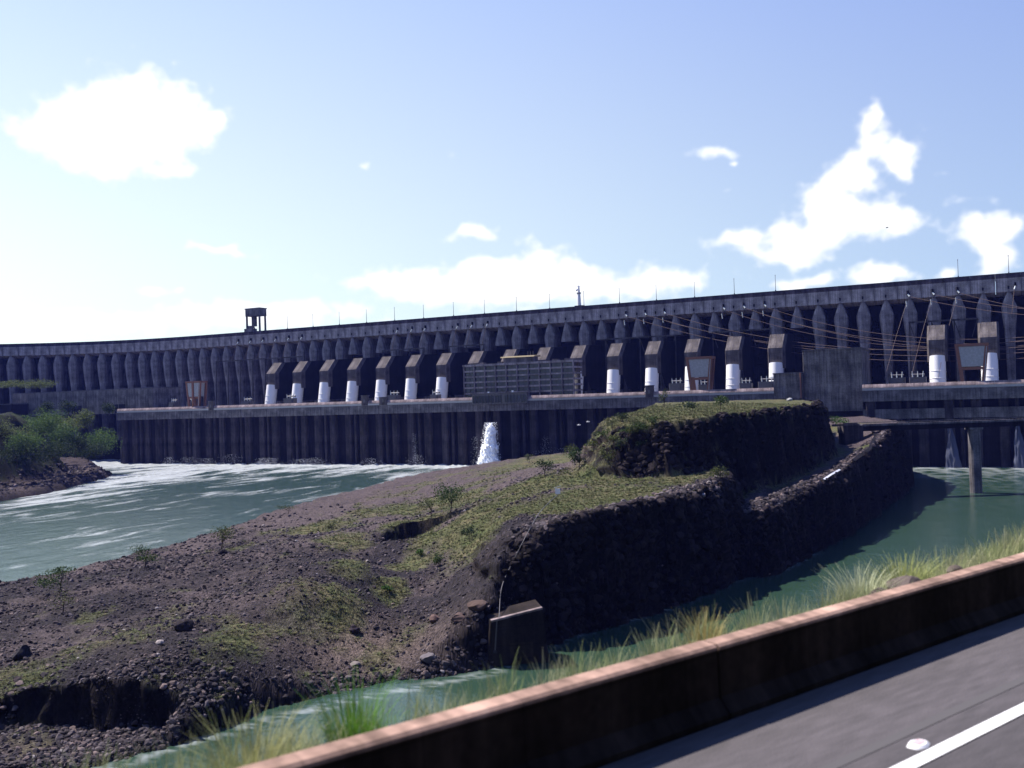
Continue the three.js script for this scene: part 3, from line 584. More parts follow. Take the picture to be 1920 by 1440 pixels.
// gantry cranes with tapered legs
function makeCrane() {
  const c = thing('gantry_crane', '', 'crane', [0, 0, 0], -DA, 'gantry cranes on the powerhouse deck');
  const H = 26;
  for (const z of [-8, 0]) for (const s of [-1, 1]) { const l = mesh('leg', merged([beam([s * 6.1, 0, z], [s * 9, H, z], 2.1, 1.7)]), M.orange, c); mesh('foot', box(s * 6.1 - 1.8, s * 6.1 + 1.8, -1.2, 0.9, z - 1.4, z + 1.4), M.orange, c); }
  for (const z of [-8, 0]) mesh('top_beam', box(-10.2, 10.2, H - 0.4, H + 1.4, z - 1, z + 1), M.orange, c);
  for (const s of [-1, 1]) mesh('side_beam', box(s * 9.3 - 0.8, s * 9.3 + 0.8, H - 0.4, H + 1.3, -7, -1), M.orange, c);
  for (const [z0, z1] of [[-7.0, -1.0]]) {
    const sh = new THREE.Shape([[-6.6, 12.2], [6.6, 12.2], [8.0, H - 0.6], [-8.0, H - 0.6]].map(([x, y]) => new THREE.Vector2(x, y)));
    const g = new THREE.ExtrudeGeometry(sh, { depth: z1 - z0 + 1.4, bevelEnabled: true, bevelSize: 0.15, bevelThickness: 0.15, bevelSegments: 1 }); g.translate(0, 0, z0); mesh('machine_house', boxUV(g), M.panel, c);
  }
  mesh('cross_beam', box(-7.6, 7.6, 9.9, 11.7, -1.2, 0.4), M.orange, c);
  mesh('sill_beam', box(-7, 7, 0.1, 1.6, -0.8, 0.8), M.orange, c);
  mesh('ladder', merged([beam([6.9, 1, 1.1], [8.9, H - 1, 1.1], 0.4)]), M.panel, c);
  return c;
}
const crane0 = makeCrane();
[[-356, 'orange gantry crane with two pale panels at the left end of the deck'], [157, 'orange gantry crane with a tapered pale panel right of the office building'], [342, 'orange gantry crane with a tapered pale panel near the right edge']].forEach(([s, label], i) => { const p = L(s, 0, -2.5), pos = [p.x, 54.8, p.z]; if (i) copyOf(crane0, label, pos); else { crane0.position.set(...pos); crane0.userData.label = label; mesh('panel_divider', box(-0.9, 0.9, 0.8, 26, 0.5, 1.9), M.orange, crane0); } });
{ const c1 = scene.children.filter((o) => o.name.startsWith('gantry_crane_')); for (const c of c1) { const d = c.children.find((m) => m.name === 'panel_divider'); if (d) c.remove(d); } }

// hoist tower on the crest
{
  const p = L(-386, 0, -128), b = thing('hoist_tower', 'tall hoist tower on legs standing alone on the dam crest', 'tower', [p.x, 138, p.z], -DA);
  mesh('cabin', chamferBox(-10.4, 10.4, 18.5, 26.5, -7, 5, 0.3), M.power, b); mesh('roof', box(-10.9, 10.9, 26.5, 27.4, -7.5, 5.5), M.dam, b);
  for (const [x, z] of [[-9.2, 3.6], [9.2, 3.6], [-9.2, -5.6], [9.2, -5.6]]) mesh('leg', box(x - 0.8, x + 0.8, -2, 18.5, z - 0.8, z + 0.8), M.power, b);
  mesh('lift_shaft', box(-2, 1.4, 7, 18.5, -1, 2), M.power, b); mesh('stair', beam([-0.5, 7, 2.4], [3.4, -1, 2.4], 0.9), M.power, b);
  mesh('winch_house', chamferBox(-12.5, -0.5, -2, 4.6, -3, 5.2, 0.3), M.dam, b); mesh('stub', box(-8.5, -5.5, 4.6, 8, -1, 3), M.dam, b);
}
// white mast with instruments
{
  const p = L(11, 0, -122), b = thing('signal_mast', 'white instrument mast on the dam crest above the office building', 'mast', [p.x, 138.7, p.z], -DA);
  mesh('base', box(-4, 4, -0.6, 0.9, -2, 2), M.damDark, b); mesh('column', bar([0, 0.9, 0], [0, 12, 0], 2.0, 8, 1.5), M.white, b); mesh('upper_column', bar([0, 13, 0], [0, 19.5, 0], 1.2, 8, 0.7), M.white, b);
  mesh('platform', new THREE.CylinderGeometry(2.3, 2.0, 1, 12).translate(0, 12.5, 0), M.panel, b); mesh('dish', new THREE.SphereGeometry(1.3, 12, 8, 0, Math.PI * 2, 0, 1.2).rotateX(1.4).translate(-1.4, 15.5, 1), M.white, b); mesh('arm', beam([-2, 18.8, 0], [2, 18.2, 0], 0.35), M.white, b);
}
// lamp posts along the crest
function makeLamp() {
  const g = thing('lamp_post', '', 'lamp post', [0, 0, 0], -DA, 'lamp posts along the dam crest');
  mesh('pole', bar([0, -0.5, 0], [0, 12.6, 0], 0.24, 6, 0.16), M.steel, g); mesh('lantern', new THREE.CylinderGeometry(0.32, 0.2, 0.9, 8).translate(0, 13.1, 0), M.steel, g); mesh('base', box(-0.4, 0.4, -0.7, 0.8, -0.4, 0.4), M.steel, g);
  return g;
}
const lamp0 = makeLamp(); let lampN = 0;
for (let k = 0; k < 21; k++) {
  if (k === 16 || k === 17 || k === 18) continue;
  const s = -334 + 35.05 * k, p = L(s, 0, -120.3), pos = [p.x, 138.9, p.z], label = k < 10 ? `thin lamp post on the crest, ${ord[k]} to the right of the hoist tower` : k < 16 ? `thin lamp post on the crest, ${ord[k - 10]} to the right of the white mast` : k === 19 ? 'thin lamp post on the crest near the right edge, left of two' : 'thin lamp post on the crest nearest the right edge';
  if (lampN++) copyOf(lamp0, label, pos); else { lamp0.position.set(...pos); lamp0.userData.label = label; }
}
// power lines from the crest to pylons beyond the right edge
{
  const ends = (k, set) => new THREE.Vector3(set ? 560 : 520, (set ? 142 : 100) + (k % 3) * 7, -560 + k * 5 + set * 20);
  const sets = [[[58.1, 76.4, 94.3], 'leftmost group of three'], [[147.4, 164.9, 182.5], 'middle group of three'], [[295.1, 313.1, 330.9], 'right group of three']];
  sets.forEach(([list, where], gi) => list.forEach((s, i) => {
    const a = L(s, 126.6, -117.6), b = thing('power_line', `brown overhead cables hanging from white insulators on the dam, ${where}, ${['left', 'middle', 'right'][i]} one`, 'power line', [a.x, a.y, a.z], 0, 'power lines from the dam');
    mesh('bracket', box(-0.7, 0.7, 1.6, 4.2, -0.6, 0.9), M.dark, b);
    mesh('insulator', bar([0, 1.4, 0.4], [0.9, -0.6, 1.6], 0.55, 8, 0.75), M.insul, b);
    mesh('insulator', bar([-1.6, -4, 0.4], [-1.2, -8.5, 0.6], 0.4, 8, 0.45), M.insul, b);
    for (const off of gi === 2 ? [0] : i === 1 ? [0, 1] : [gi]) {
      const e = ends(i + gi * 0.6, gi === 2 ? 0 : off).sub(a), pts = [], sag = gi === 2 ? 20 : off ? 54 : 40;
      const st = new THREE.Vector3(0.9, -0.6 - off * 0.7, 1.6);
      for (let k = 0; k <= 24; k++) { const t = k / 24; pts.push(new THREE.Vector3(mix(st.x, e.x, t), mix(st.y, e.y, t) - 4 * sag * t * (1 - t), mix(st.z, e.z, t))); }
      mesh('cable', new THREE.TubeGeometry(new THREE.CatmullRomCurve3(pts), 48, 0.2, 5), M.cable, b);
    }
    if (gi === 2) { const low = L(s - 12, 60, -40).sub(a); mesh('down_lead', new THREE.TubeGeometry(new THREE.CatmullRomCurve3([new THREE.Vector3(-1.4, -6, 0.5), new THREE.Vector3(low.x * 0.4 - 1, low.y * 0.5, low.z * 0.35), low]), 20, 0.14, 5), M.cable, b); }
  }));
  for (const [s, k] of [[-188.7, 0], [-171, 1], [-155.3, 2], [-117.6, 3], [-101.2, 4], [-84, 5], [-402, 6], [-384, 7], [-366, 8], [-348, 9], [-330, 10], [-312, 11], [371, 12]]) {
    const a = L(s, 126.8, -117.6), b = thing('insulator_string', ['insulator bracket on the crest beam above the middle left penstocks, left one', 'insulator bracket on the crest beam above the middle left penstocks, middle one', 'insulator bracket on the crest beam above the middle left penstocks, right one', 'insulator bracket on the crest beam left of the office building, left one', 'insulator bracket on the crest beam left of the office building, middle one', 'insulator bracket on the crest beam left of the office building, right one', ...[1, 2, 3, 4, 5, 6].map((i) => `insulator bracket on the crest beam near the hoist tower, ${ord[i - 1]} from the left`), 'insulator bracket on the crest beam at the right edge of the picture'][k], 'insulator', [a.x, a.y, a.z], -DA, 'insulator brackets on the crest beam');
    mesh('bracket', box(-0.7, 0.7, 1.6, 4.4, -0.6, 0.9), M.dark, b); mesh('insulator', bar([0, 1.4, 0.8], [-0.8, -1.2, 1.8], 0.5, 8, 0.6), M.insul, b); mesh('lead', bar([-0.8, -1.2, 1.8], [-3.2, -20, 8], 0.2), M.cable, b);
  }
}

// ------------------------------------------------------------------ service bridge on the right
{
  const a = at(1628, 796, 36.5), b = new THREE.Vector3(a.x + 190, 41, a.z - 5), dir = b.clone().sub(a), len = dir.length(), turn = -Math.atan2(dir.z, dir.x);
  const g = thing('service_bridge', 'narrow dark concrete bridge on a tall pier crossing the right channel', 'bridge', [a.x, a.y, a.z], turn);
  mesh('deck', box(-4, len, -0.7, 0, -3, 3), M.power, g);
  for (const z of [-1.9, 1.9]) mesh('girder', box(-4, len, -3.2, -0.7, z - 0.45, z + 0.45), M.damDark, g);
  for (const z of [-2.8, 2.8]) { mesh('rail', box(-4, len, 0.95, 1.1, z - 0.07, z + 0.07), M.steel, g); mesh('rail_posts', merged(Array.from({ length: 40 }, (_, i) => box(i * len / 40 - 0.06, i * len / 40 + 0.06, 0, 1, z - 0.06, z + 0.06))), M.steel, g); mesh('kerb', box(-4, len, 0, 0.25, z - 0.25, z + 0.25), M.dam, g); }
  const p = at(1813, 920, 0), x = p.clone().sub(a).dot(dir.clone().normalize());
  mesh('pier', chamferBox(x - 2.5, x + 2.5, -a.y - 6, -4.2, -2.2, 2.2, 0.7), M.power, g);
  mesh('pier_head', box(x - 3.4, x + 3.4, -4.2, -3.2, -2.8, 2.8), M.power, g);
  const p2 = x + 78; mesh('pier', chamferBox(p2 - 2.5, p2 + 2.5, -a.y - 6, -4.2, -2.2, 2.2, 0.7), M.power, g);
  const q = thing('bridge_abutment', 'pale concrete abutment where the narrow bridge meets the rock', 'abutment', [a.x, a.y, a.z], turn);
  mesh('block', chamferBox(-14, -4.1, -14, -0.1, -4, 4, 0.3), M.dull, q); mesh('side_wall', box(-14, -4.1, -0.1, 1.1, -4, -3.5), M.casing, q); mesh('side_wall', box(-20, -6, -0.1, 0.8, 3.4, 4), M.casing, q); mesh('back_wall', box(-14.4, -14, -4, 1.4, -4, 4), M.casing, q);
}
// ------------------------------------------------------------------ road, barrier, verge
const RD = new THREE.Vector3(Math.sin(rad(51.7)), 0, -Math.cos(rad(51.7))), RT = -Math.atan2(RD.z, RD.x); // the road runs to the right and away
const RY = EYE - 2.6;
{ // local axes: x along the road, z towards the eye's side (so the river is at negative z)
  const grp = (name, geo, mat, label, cat, kind) => { const m = mesh(name, geo, mat); m.position.set(0, RY, 0); m.rotation.y = RT; return tag(m, label, cat, null, kind); };
  const asphaltMap = tex(1024, (u, v) => { const lane = 0.05 * Math.sin(v * 2 * Math.PI * 2), k = 0.78 + tile(u, v, 96, 3, 3.3) * 0.30 + tile(u, v, 6, 4, 6.6) * 0.10 + lane; return [k * 1.0, k * 0.965, k * 0.985]; }, true, 1 / 6); asphaltMap.repeat.set(1 / 26, 1 / 5);
  const asphaltBump = tex(512, (u, v) => { const k = 0.5 + tile(u, v, 128, 2, 1.3) * 0.8; return [k, k, k]; }, false, 1 / 2);
  const road = new THREE.PlaneGeometry(260, 13, 130, 8); road.rotateX(-Math.PI / 2); road.translate(20, 0, 1.5);
  { const p = road.attributes.position, uv = road.attributes.uv; for (let i = 0; i < p.count; i++) { uv.setXY(i, p.getX(i), p.getZ(i)); } }
  grp('road', road, new THREE.MeshStandardMaterial({ color: lin(0.122, 0.114, 0.118), map: asphaltMap, bumpMap: asphaltBump, bumpScale: 0.006, roughness: 0.9 }), null, null, 'structure');
  // worn darker seam and the painted edge line
  const strip = (x0, x1, z0, z1, y, wob, step = 0.5) => { const v = [], id = [], uv = []; const n = Math.round((x1 - x0) / step); for (let i = 0; i <= n; i++) { const x = x0 + (x1 - x0) * i / n, w = wob * fbm(x * 0.9, 1, 2, 3); v.push(x, y, z0 + w, x, y, z1 + w * 0.6); uv.push(x, z0, x, z1); if (i < n) { const k = i * 2; id.push(k, k + 1, k + 2, k + 1, k + 3, k + 2); } } const g = new THREE.BufferGeometry(); g.setAttribute('position', new THREE.Float32BufferAttribute(v, 3)); g.setAttribute('uv', new THREE.Float32BufferAttribute(uv, 2)); g.setIndex(id); g.computeVertexNormals(); return g; };
  grp('road_seam', strip(-110, 150, -3.93, -3.84, 0.004, 0.02), new THREE.MeshStandardMaterial({ color: lin(0.085, 0.078, 0.082), roughness: 0.95 }), null, null, 'structure');
  const paint = tex(512, (u, v) => { const k = 0.95 + tile(u, v, 40, 3, 5.2) * 0.12; return [k, k, k]; }, true, 1 / 4);
  grp('edge_line', strip(-110, 150, -3.60, -3.485, 0.009, 0.006), new THREE.MeshStandardMaterial({ color: new THREE.Color().setRGB(0.72, 0.71, 0.7), map: paint, roughness: 0.8 }), null, null, 'structure');
  grp('edge_line_001', strip(-110, 150, 3.485, 3.60, 0.009, 0.006), new THREE.MeshStandardMaterial({ color: new THREE.Color().setRGB(0.72, 0.71, 0.7), map: paint, roughness: 0.8 }), null, null, 'structure');
  // low concrete barrier: rounded top, sloping toe, cast in lengths
  const wallThing = thing('road_barrier', 'low concrete road barrier with a pale sunlit top edge beside the asphalt', 'barrier', [0, RY, 0], RT);
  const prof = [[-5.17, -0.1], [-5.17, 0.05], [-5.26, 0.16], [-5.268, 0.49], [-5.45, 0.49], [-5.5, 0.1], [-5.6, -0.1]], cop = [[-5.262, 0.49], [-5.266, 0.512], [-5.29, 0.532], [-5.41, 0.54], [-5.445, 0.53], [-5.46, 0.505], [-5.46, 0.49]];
  const shadedFaceMat = matte({ color: lin(0.06, 0.046, 0.040), map: concreteMap.clone(), bumpMap: soilBump, bumpScale: 0.01, roughness: 0.9 }); shadedFaceMat.map.repeat.set(0.25, 0.25); shadedFaceMat.map.needsUpdate = true;  // face colour darkened to stand for the barrier's shaded side
  const sunlitTopMat = shadedFaceMat.clone(); sunlitTopMat.color = new THREE.Color().setRGB(0.38, 0.265, 0.205);  // paler copy of the face, painting sunlight onto the top
  for (let i = -16; i < 24; i++) { const g = sweepX(prof.map(([z, y]) => [z + 0.21 + 0.008 * n3(i * 1.7, 3, y), y + (y > 0.3 ? 0.042 + 0.010 * n3(i * 2.3, 1, 4) : 0)]), i * 6 + 0.008, i * 6 + 5.992); mesh('barrier_length', g, shadedFaceMat, wallThing); mesh('coping', sweepX(cop.map(([z, y]) => [z + 0.21 + 0.008 * n3(i * 1.7, 3, y), y + 0.045 + 0.010 * n3(i * 2.3, 1, 4)]), i * 6 + 0.008, i * 6 + 5.992), sunlitTopMat, wallThing); }
  // verge and the bank down to the river
  const bank2 = [], id = [], col = [], uvs = [], rows = [[-4.9, -0.06], [-5.6, -0.12], [-6.4, -0.2], [-7.2, -0.75], [-8.4, -1.9], [-10, -3.8], [-14, -9], [-22, -19], [-34, -33], [-50, -50], [-62, -62]], nx = 261;
  rows.forEach(([z, y], j) => { for (let i = 0; i < nx; i++) { const x = -110 + i, w = j > 2 ? fbm(x * 0.2, j, 3, 3) * (0.1 + j * 0.12) : 0; bank2.push(x, y + w, z + w); uvs.push(x, z); const a = fbm(x * 0.3, j * 0.7, 1, 3); col.push(...mix3([0.10, 0.085, 0.05], [0.08, 0.10, 0.035], clamp(0.5 + a * 2)).map((v) => v * ALB)); if (i < nx - 1 && j < rows.length - 1) { const k = j * nx + i; id.push(k, k + 1, k + nx, k + 1, k + nx + 1, k + nx); } } });
  const bg = new THREE.BufferGeometry(); bg.setAttribute('position', new THREE.Float32BufferAttribute(bank2, 3)); bg.setAttribute('color', new THREE.Float32BufferAttribute(col, 3)); bg.setAttribute('uv', new THREE.Float32BufferAttribute(uvs, 2)); bg.setIndex(id); bg.computeVertexNormals();
  grp('grassy_bank', bg, landMat, null, null, 'structure');
  const sh = new THREE.PlaneGeometry(700, 160, 70, 40); sh.rotateX(-Math.PI / 2); sh.translate(20, -0.05, 87.9); { const p = sh.attributes.position; for (let i = 0; i < p.count; i++) p.setY(i, p.getY(i) + smooth(4, 150, p.getZ(i)) * 120 + fbm(p.getX(i) * 0.1, 1, p.getZ(i) * 0.1, 3) * smooth(8, 20, p.getZ(i))); sh.computeVertexNormals(); }
  grp('shading_hill', sh, matte({ color: lin(0.05, 0.06, 0.028), roughness: 1 }), null, null, 'structure');  // unseen slope added behind the eye, raised high to block sky light
  // raised road marker
  const rm = at(1722, 1398, RY), mk = thing('road_marker', 'small white raised marker on the asphalt beside the edge line', 'road marker', [rm.x, RY + 0.002, rm.z], RT);
  const mg = new THREE.CylinderGeometry(0.075, 0.1, 0.022, 6).translate(0, 0.011, 0); mg.scale(1.1, 1, 0.75); mesh('dome', mg, M.white, mk); mesh('reflector', box(-0.05, 0.05, 0.022, 0.026, -0.03, 0.03), new THREE.MeshStandardMaterial({ color: lin(0.75, 0.5, 0.5), roughness: 0.3 }), mk);
}
// ------------------------------------------------------------------ plants
const Rv = rng(2024);
function bladeTuft(n, h, spread, R, w = 0.012) { // a tussock of bent blades
  const v = [], id = [];
  for (let i = 0; i < n; i++) {
    const a = R() * 6.283, r = Math.sqrt(R()) * spread * 0.35, x0 = Math.cos(a) * r, z0 = Math.sin(a) * r, lean = (0.15 + R() * 0.6) * spread, hh = h * (0.55 + R() * 0.55), b = a + (R() - 0.5), px = -Math.sin(b), pz = Math.cos(b), k0 = v.length / 3, ww = w * (0.7 + R() * 0.7);
    for (let k = 0; k < 4; k++) { const t = k / 3, q = ww * (1 - t * 0.85), cx = x0 + Math.cos(b) * lean * t * t, cz = z0 + Math.sin(b) * lean * t * t, cy = hh * (t - 0.22 * t * t * t); v.push(cx - px * q, cy, cz - pz * q, cx + px * q, cy, cz + pz * q); if (k < 3) { const m = k0 + k * 2; id.push(m, m + 1, m + 2, m + 1, m + 3, m + 2); } }
  }
  const g = new THREE.BufferGeometry(); g.setAttribute('position', new THREE.Float32BufferAttribute(v, 3)); g.setIndex(id); g.computeVertexNormals(); return g;
}
function leafCloud(n, lobesList, size, R) { // leaf faces spread through overlapping lobes
  const v = [], nn = [];
  for (let i = 0; i < n; i++) {
    const [lx, ly, lz, rx, ry, rz] = lobesList[Math.floor(R() * lobesList.length)], th = R() * 6.283, c = R() * 2 - 1, s = Math.sqrt(1 - c * c), rr = Math.pow(R(), 0.42);
    const p = new THREE.Vector3(lx + Math.cos(th) * s * rx * rr, ly + c * ry * rr, lz + Math.sin(th) * s * rz * rr);
    const ax = new THREE.Vector3(R() - 0.5, R() - 0.5, R() - 0.5).normalize(), q = new THREE.Quaternion().setFromAxisAngle(ax, R() * 6.283), sz = size * (0.6 + R() * 0.8);
    const a = new THREE.Vector3(-0.5 * sz, 0, 0).applyQuaternion(q), b = new THREE.Vector3(0, 0.06 * sz, 0.42 * sz).applyQuaternion(q), d = new THREE.Vector3(0.5 * sz, 0, 0).applyQuaternion(q), e = new THREE.Vector3(0, 0.06 * sz, -0.42 * sz).applyQuaternion(q);
    for (const t of [a, b, d, a, d, e]) v.push(p.x + t.x, p.y + t.y, p.z + t.z);
  }
  const g = new THREE.BufferGeometry(); g.setAttribute('position', new THREE.Float32BufferAttribute(v, 3)); g.computeVertexNormals(); return g;
}
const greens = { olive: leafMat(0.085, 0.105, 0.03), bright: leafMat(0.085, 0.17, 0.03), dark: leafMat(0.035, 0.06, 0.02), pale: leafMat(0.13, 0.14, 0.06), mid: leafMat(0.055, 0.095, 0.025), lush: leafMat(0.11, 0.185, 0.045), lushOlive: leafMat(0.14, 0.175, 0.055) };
function shrub(px, py, w, h, kind, label, o = {}) { // w, h in metres; (px, py) is its foot in the photograph
  const p = o.pos ?? hit(px, py); if (!p) return;
  const g = thing(o.name ?? 'shrub', label, o.name === 'tree' ? 'tree' : 'shrub', [p.x, p.y - 0.1, p.z], 0, o.group), R = rng(Math.round(px * 31 + py * 7)), nl = o.lobes ?? 5, ls = [];
  for (let i = 0; i < nl; i++) { const a = R() * 6.283, r = 0.28 * w * Math.sqrt(R()), fl = o.flat ?? 0.55; ls.push([Math.cos(a) * r, h * (0.62 + (R() - 0.5) * 0.42), Math.sin(a) * r, w * (0.2 + R() * 0.16), h * (0.2 + R() * 0.2) * fl * 1.6, w * (0.2 + R() * 0.16)]); }
  mesh('crown', leafCloud(o.n ?? 420, ls, o.leaf ?? 0.42, R), greens[kind], g);
  const br = [bar([0, 0, 0], [0.05 * w, h * 0.6, 0], 0.06 + 0.02 * h, 6, 0.05)];
  for (const l of ls.slice(0, 4)) br.push(bar([0.02 * w, h * 0.3, 0], [l[0], l[1], l[2]], 0.05 + 0.008 * h, 5, 0.025));
  mesh('trunk', merged(br), M.bark, g);
  return g;
}
shrub(112, 1112, 14, 8, 'mid', 'flat crowned green shrub at the waterline of the left slope, leftmost of the row', { flat: 0.35, n: 900 });
shrub(118, 1150, 8.5, 6, 'pale', 'pale dry bush on the left rubble slope below the flat green shrub', { n: 260, leaf: 0.34 });
shrub(272, 1064, 12, 7.5, 'mid', 'small umbrella shaped tree on the left slope against the water', { name: 'tree', flat: 0.3, n: 700 });
shrub(415, 1034, 11.5, 8, 'olive', 'rounded olive shrub on the left slope with a dark rock at its foot', { n: 700, leaf: 0.42 });
shrub(540, 964, 14, 5, 'olive', 'thin yellowish bush at the water edge behind the left slope', { flat: 0.3, n: 260 });
shrub(622, 996, 4.2, 3.2, 'pale', 'small pale bush on the slope above the dug out trench, left of it', { n: 240 });
shrub(845, 964, 15, 10, 'mid', 'large bushy green shrub in the middle of the slope', { n: 1300, leaf: 0.5, lobes: 7 });
shrub(808, 970, 9, 8, 'olive', 'smaller loose bush just left of the large shrub in the middle of the slope', { n: 320 });
shrub(880, 1010, 5.5, 3.6, 'dark', 'dark low bush on the green slope below the large shrub', { n: 320 });
shrub(825, 1062, 4.6, 3.4, 'mid', 'bush on the slope above the dusty hollow with dark shade at its foot', { n: 300 });
shrub(730, 1112, 3.4, 2.2, 'bright', 'bright green low bush in the gully right of the dark rubble', { n: 260 });
shrub(790, 1042, 3.2, 2.0, 'bright', 'bright green low bush in the grass above the gully', { n: 220 });
shrub(1021, 892, 9, 6.2, 'dark', 'dark round bush at the top of the slope left of the grassy mound', { n: 380, leaf: 0.55 });
shrub(1086, 880, 9, 8, 'mid', 'leafy bush at the left foot of the grassy mound', { n: 480, leaf: 0.6 });
shrub(992, 868, 8, 6, 'olive', 'thin bush on the far green strip in front of the spray', { n: 260, leaf: 0.6 });
shrub(1072, 862, 10, 6.5, 'olive', 'thin bush on the far green strip beside the mound', { n: 260, leaf: 0.6 });
shrub(1350, 905, 7.5, 5, 'olive', 'olive bush on the right tip of the lower grassy terrace', { n: 460, leaf: 0.45 });
shrub(1330, 755, 9, 6, 'mid', 'green bush on top of the mound below the tapered crane', { n: 380, leaf: 0.6, pos: new THREE.Vector3(82, 48.2, -380) });
shrub(1282, 760, 9, 4.6, 'dark', 'dark bush on top of the mound, left of the green one', { n: 340, leaf: 0.6, pos: new THREE.Vector3(72, 48, -385) });
shrub(1236, 760, 7, 11, 'olive', 'thin tall bush growing above the grassy mound before the deck', { n: 220, leaf: 0.6, pos: new THREE.Vector3(74, 48, -470) });
shrub(1578, 806, 12, 8, 'bright', 'bright green bush in the gap between mound and concrete block', { n: 520, leaf: 0.7 });
shrub(1562, 800, 9, 7, 'mid', 'green bush tight against the right end of the mound', { n: 340, leaf: 0.6 });
// shrubs hanging on the left flank of the mound
{
  const R = rng(91), kinds = ['olive', 'mid', 'pale', 'dark']; const spots = [[1112, 842], [1130, 825], [1148, 806], [1166, 793], [1150, 840], [1172, 818], [1186, 800], [1165, 860], [1190, 842], [1206, 822], [1128, 858], [1210, 858], [1140, 872], [1222, 806]];
  const flank = ['olive', 'green', 'pale', 'dark', 'olive', 'green', 'pale', 'dark', 'olive', 'green', 'pale', 'dark', 'olive', 'green'].map((c, i) => `${c} shrub on the mound's left flank, ${['left of the middle', 'upper left', 'at the upper middle', 'just under the top edge', 'in the middle', 'upper right of the middle', 'at the top right', 'low in the middle', 'right of the middle', 'at the upper right border', 'low at the left', 'low at the right', 'at the very foot', 'on the shaded right corner'][i]}`);
  spots.forEach(([x, y], i) => shrub(x, y, 5 + R() * 4, 3 + R() * 2.2, kinds[i % 4], flank[i], { n: 260, leaf: 0.5, group: 'shrubs on the left flank of the mound' }));
}
// trees and bushes of the left bank
{
  const bushOn = (px, py, Z, w, h, kind, label, n) => { const d = ray(px, py), k = Z / -d.z; shrub(px, py, w, h, kind, label, { name: h > 16 ? 'tree' : 'shrub', pos: new THREE.Vector3(d.x * k, EYE + d.y * k - h * 0.5, d.z * k), n: n * 3, leaf: 1.05, lobes: 11, flat: 0.8 }); };
  bushOn(78, 806, 770, 38, 30, 'lush', 'large bushy green tree on the left bank, tallest of the group', 1500);
  bushOn(18, 822, 740, 40, 26, 'lushOlive', 'wide light green tree cut by the left edge of the picture', 1400);
  bushOn(48, 836, 700, 30, 18, 'lush', 'lower green tree in front of the tallest one on the left bank', 900);
  bushOn(118, 826, 760, 30, 22, 'lush', 'sloping green tree to the right of the tallest one on the left bank', 1000);
  bushOn(158, 790, 850, 24, 17, 'lushOlive', 'olive green tree below the doorways of the service building', 700);
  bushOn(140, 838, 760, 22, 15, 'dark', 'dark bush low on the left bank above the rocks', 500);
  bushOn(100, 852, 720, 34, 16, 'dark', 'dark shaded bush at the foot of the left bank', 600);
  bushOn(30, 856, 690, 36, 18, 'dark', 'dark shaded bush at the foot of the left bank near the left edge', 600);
  bushOn(30, 800, 850, 60, 22, 'lush', 'broad green tree crown on the top of the left bank at the left edge', 1400);
  bushOn(110, 800, 880, 50, 16, 'lushOlive', 'broad olive crown on the top of the left bank', 1000);
  bushOn(190, 832, 830, 40, 22, 'lush', 'green tree at the right end of the left bank by the powerhouse wall', 900);
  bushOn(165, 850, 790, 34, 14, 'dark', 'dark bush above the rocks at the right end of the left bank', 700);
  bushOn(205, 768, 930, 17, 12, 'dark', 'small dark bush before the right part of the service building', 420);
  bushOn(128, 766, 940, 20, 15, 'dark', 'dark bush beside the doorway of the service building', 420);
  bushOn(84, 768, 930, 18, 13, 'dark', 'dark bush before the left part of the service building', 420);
  bushOn(20, 722, 985, 44, 8, 'lushOlive', 'clipped looking hedge above the retaining wall at the left edge', 600);
  bushOn(68, 722, 985, 40, 9, 'lushOlive', 'end of the hedge above the retaining wall at the left', 600);
}
// grass tussocks of the land, too many to count
function scatter(name, geos, mat, n, seed, place, label) {
  const R = rng(seed), lists = geos.map(() => []);
  for (let i = 0; i < n; i++) { const q = place(R); if (q) lists[Math.floor(R() * geos.length)].push(q); }
  lists.forEach((l, gi) => {
    if (!l.length) return;
    const m = new THREE.InstancedMesh(geos[gi], mat, l.length); m.name = numbered(name); m.userData.kind = 'stuff'; if (label) { m.userData.label = label; m.userData.category = name.replace('_', ' '); }
    l.forEach((q, i) => { m.setMatrixAt(i, q.m); m.setColorAt(i, q.c); }); m.castShadow = m.receiveShadow = true; scene.add(m);
  });
}
const mtx = (p, s, R, tilt = 0.25, sy = 1) => new THREE.Matrix4().compose(p, new THREE.Quaternion().setFromEuler(new THREE.Euler((R() - 0.5) * tilt, R() * 6.283, (R() - 0.5) * tilt)), new THREE.Vector3(s, s * sy, s));
const slopeUp = (x, z) => { const e = 0.8, gx = (land(x + e, z, false) - land(x - e, z, false)) / (2 * e), gz = (land(x, z + e, false) - land(x, z - e, false)) / (2 * e); return 1 / Math.sqrt(1 + gx * gx + gz * gz); };
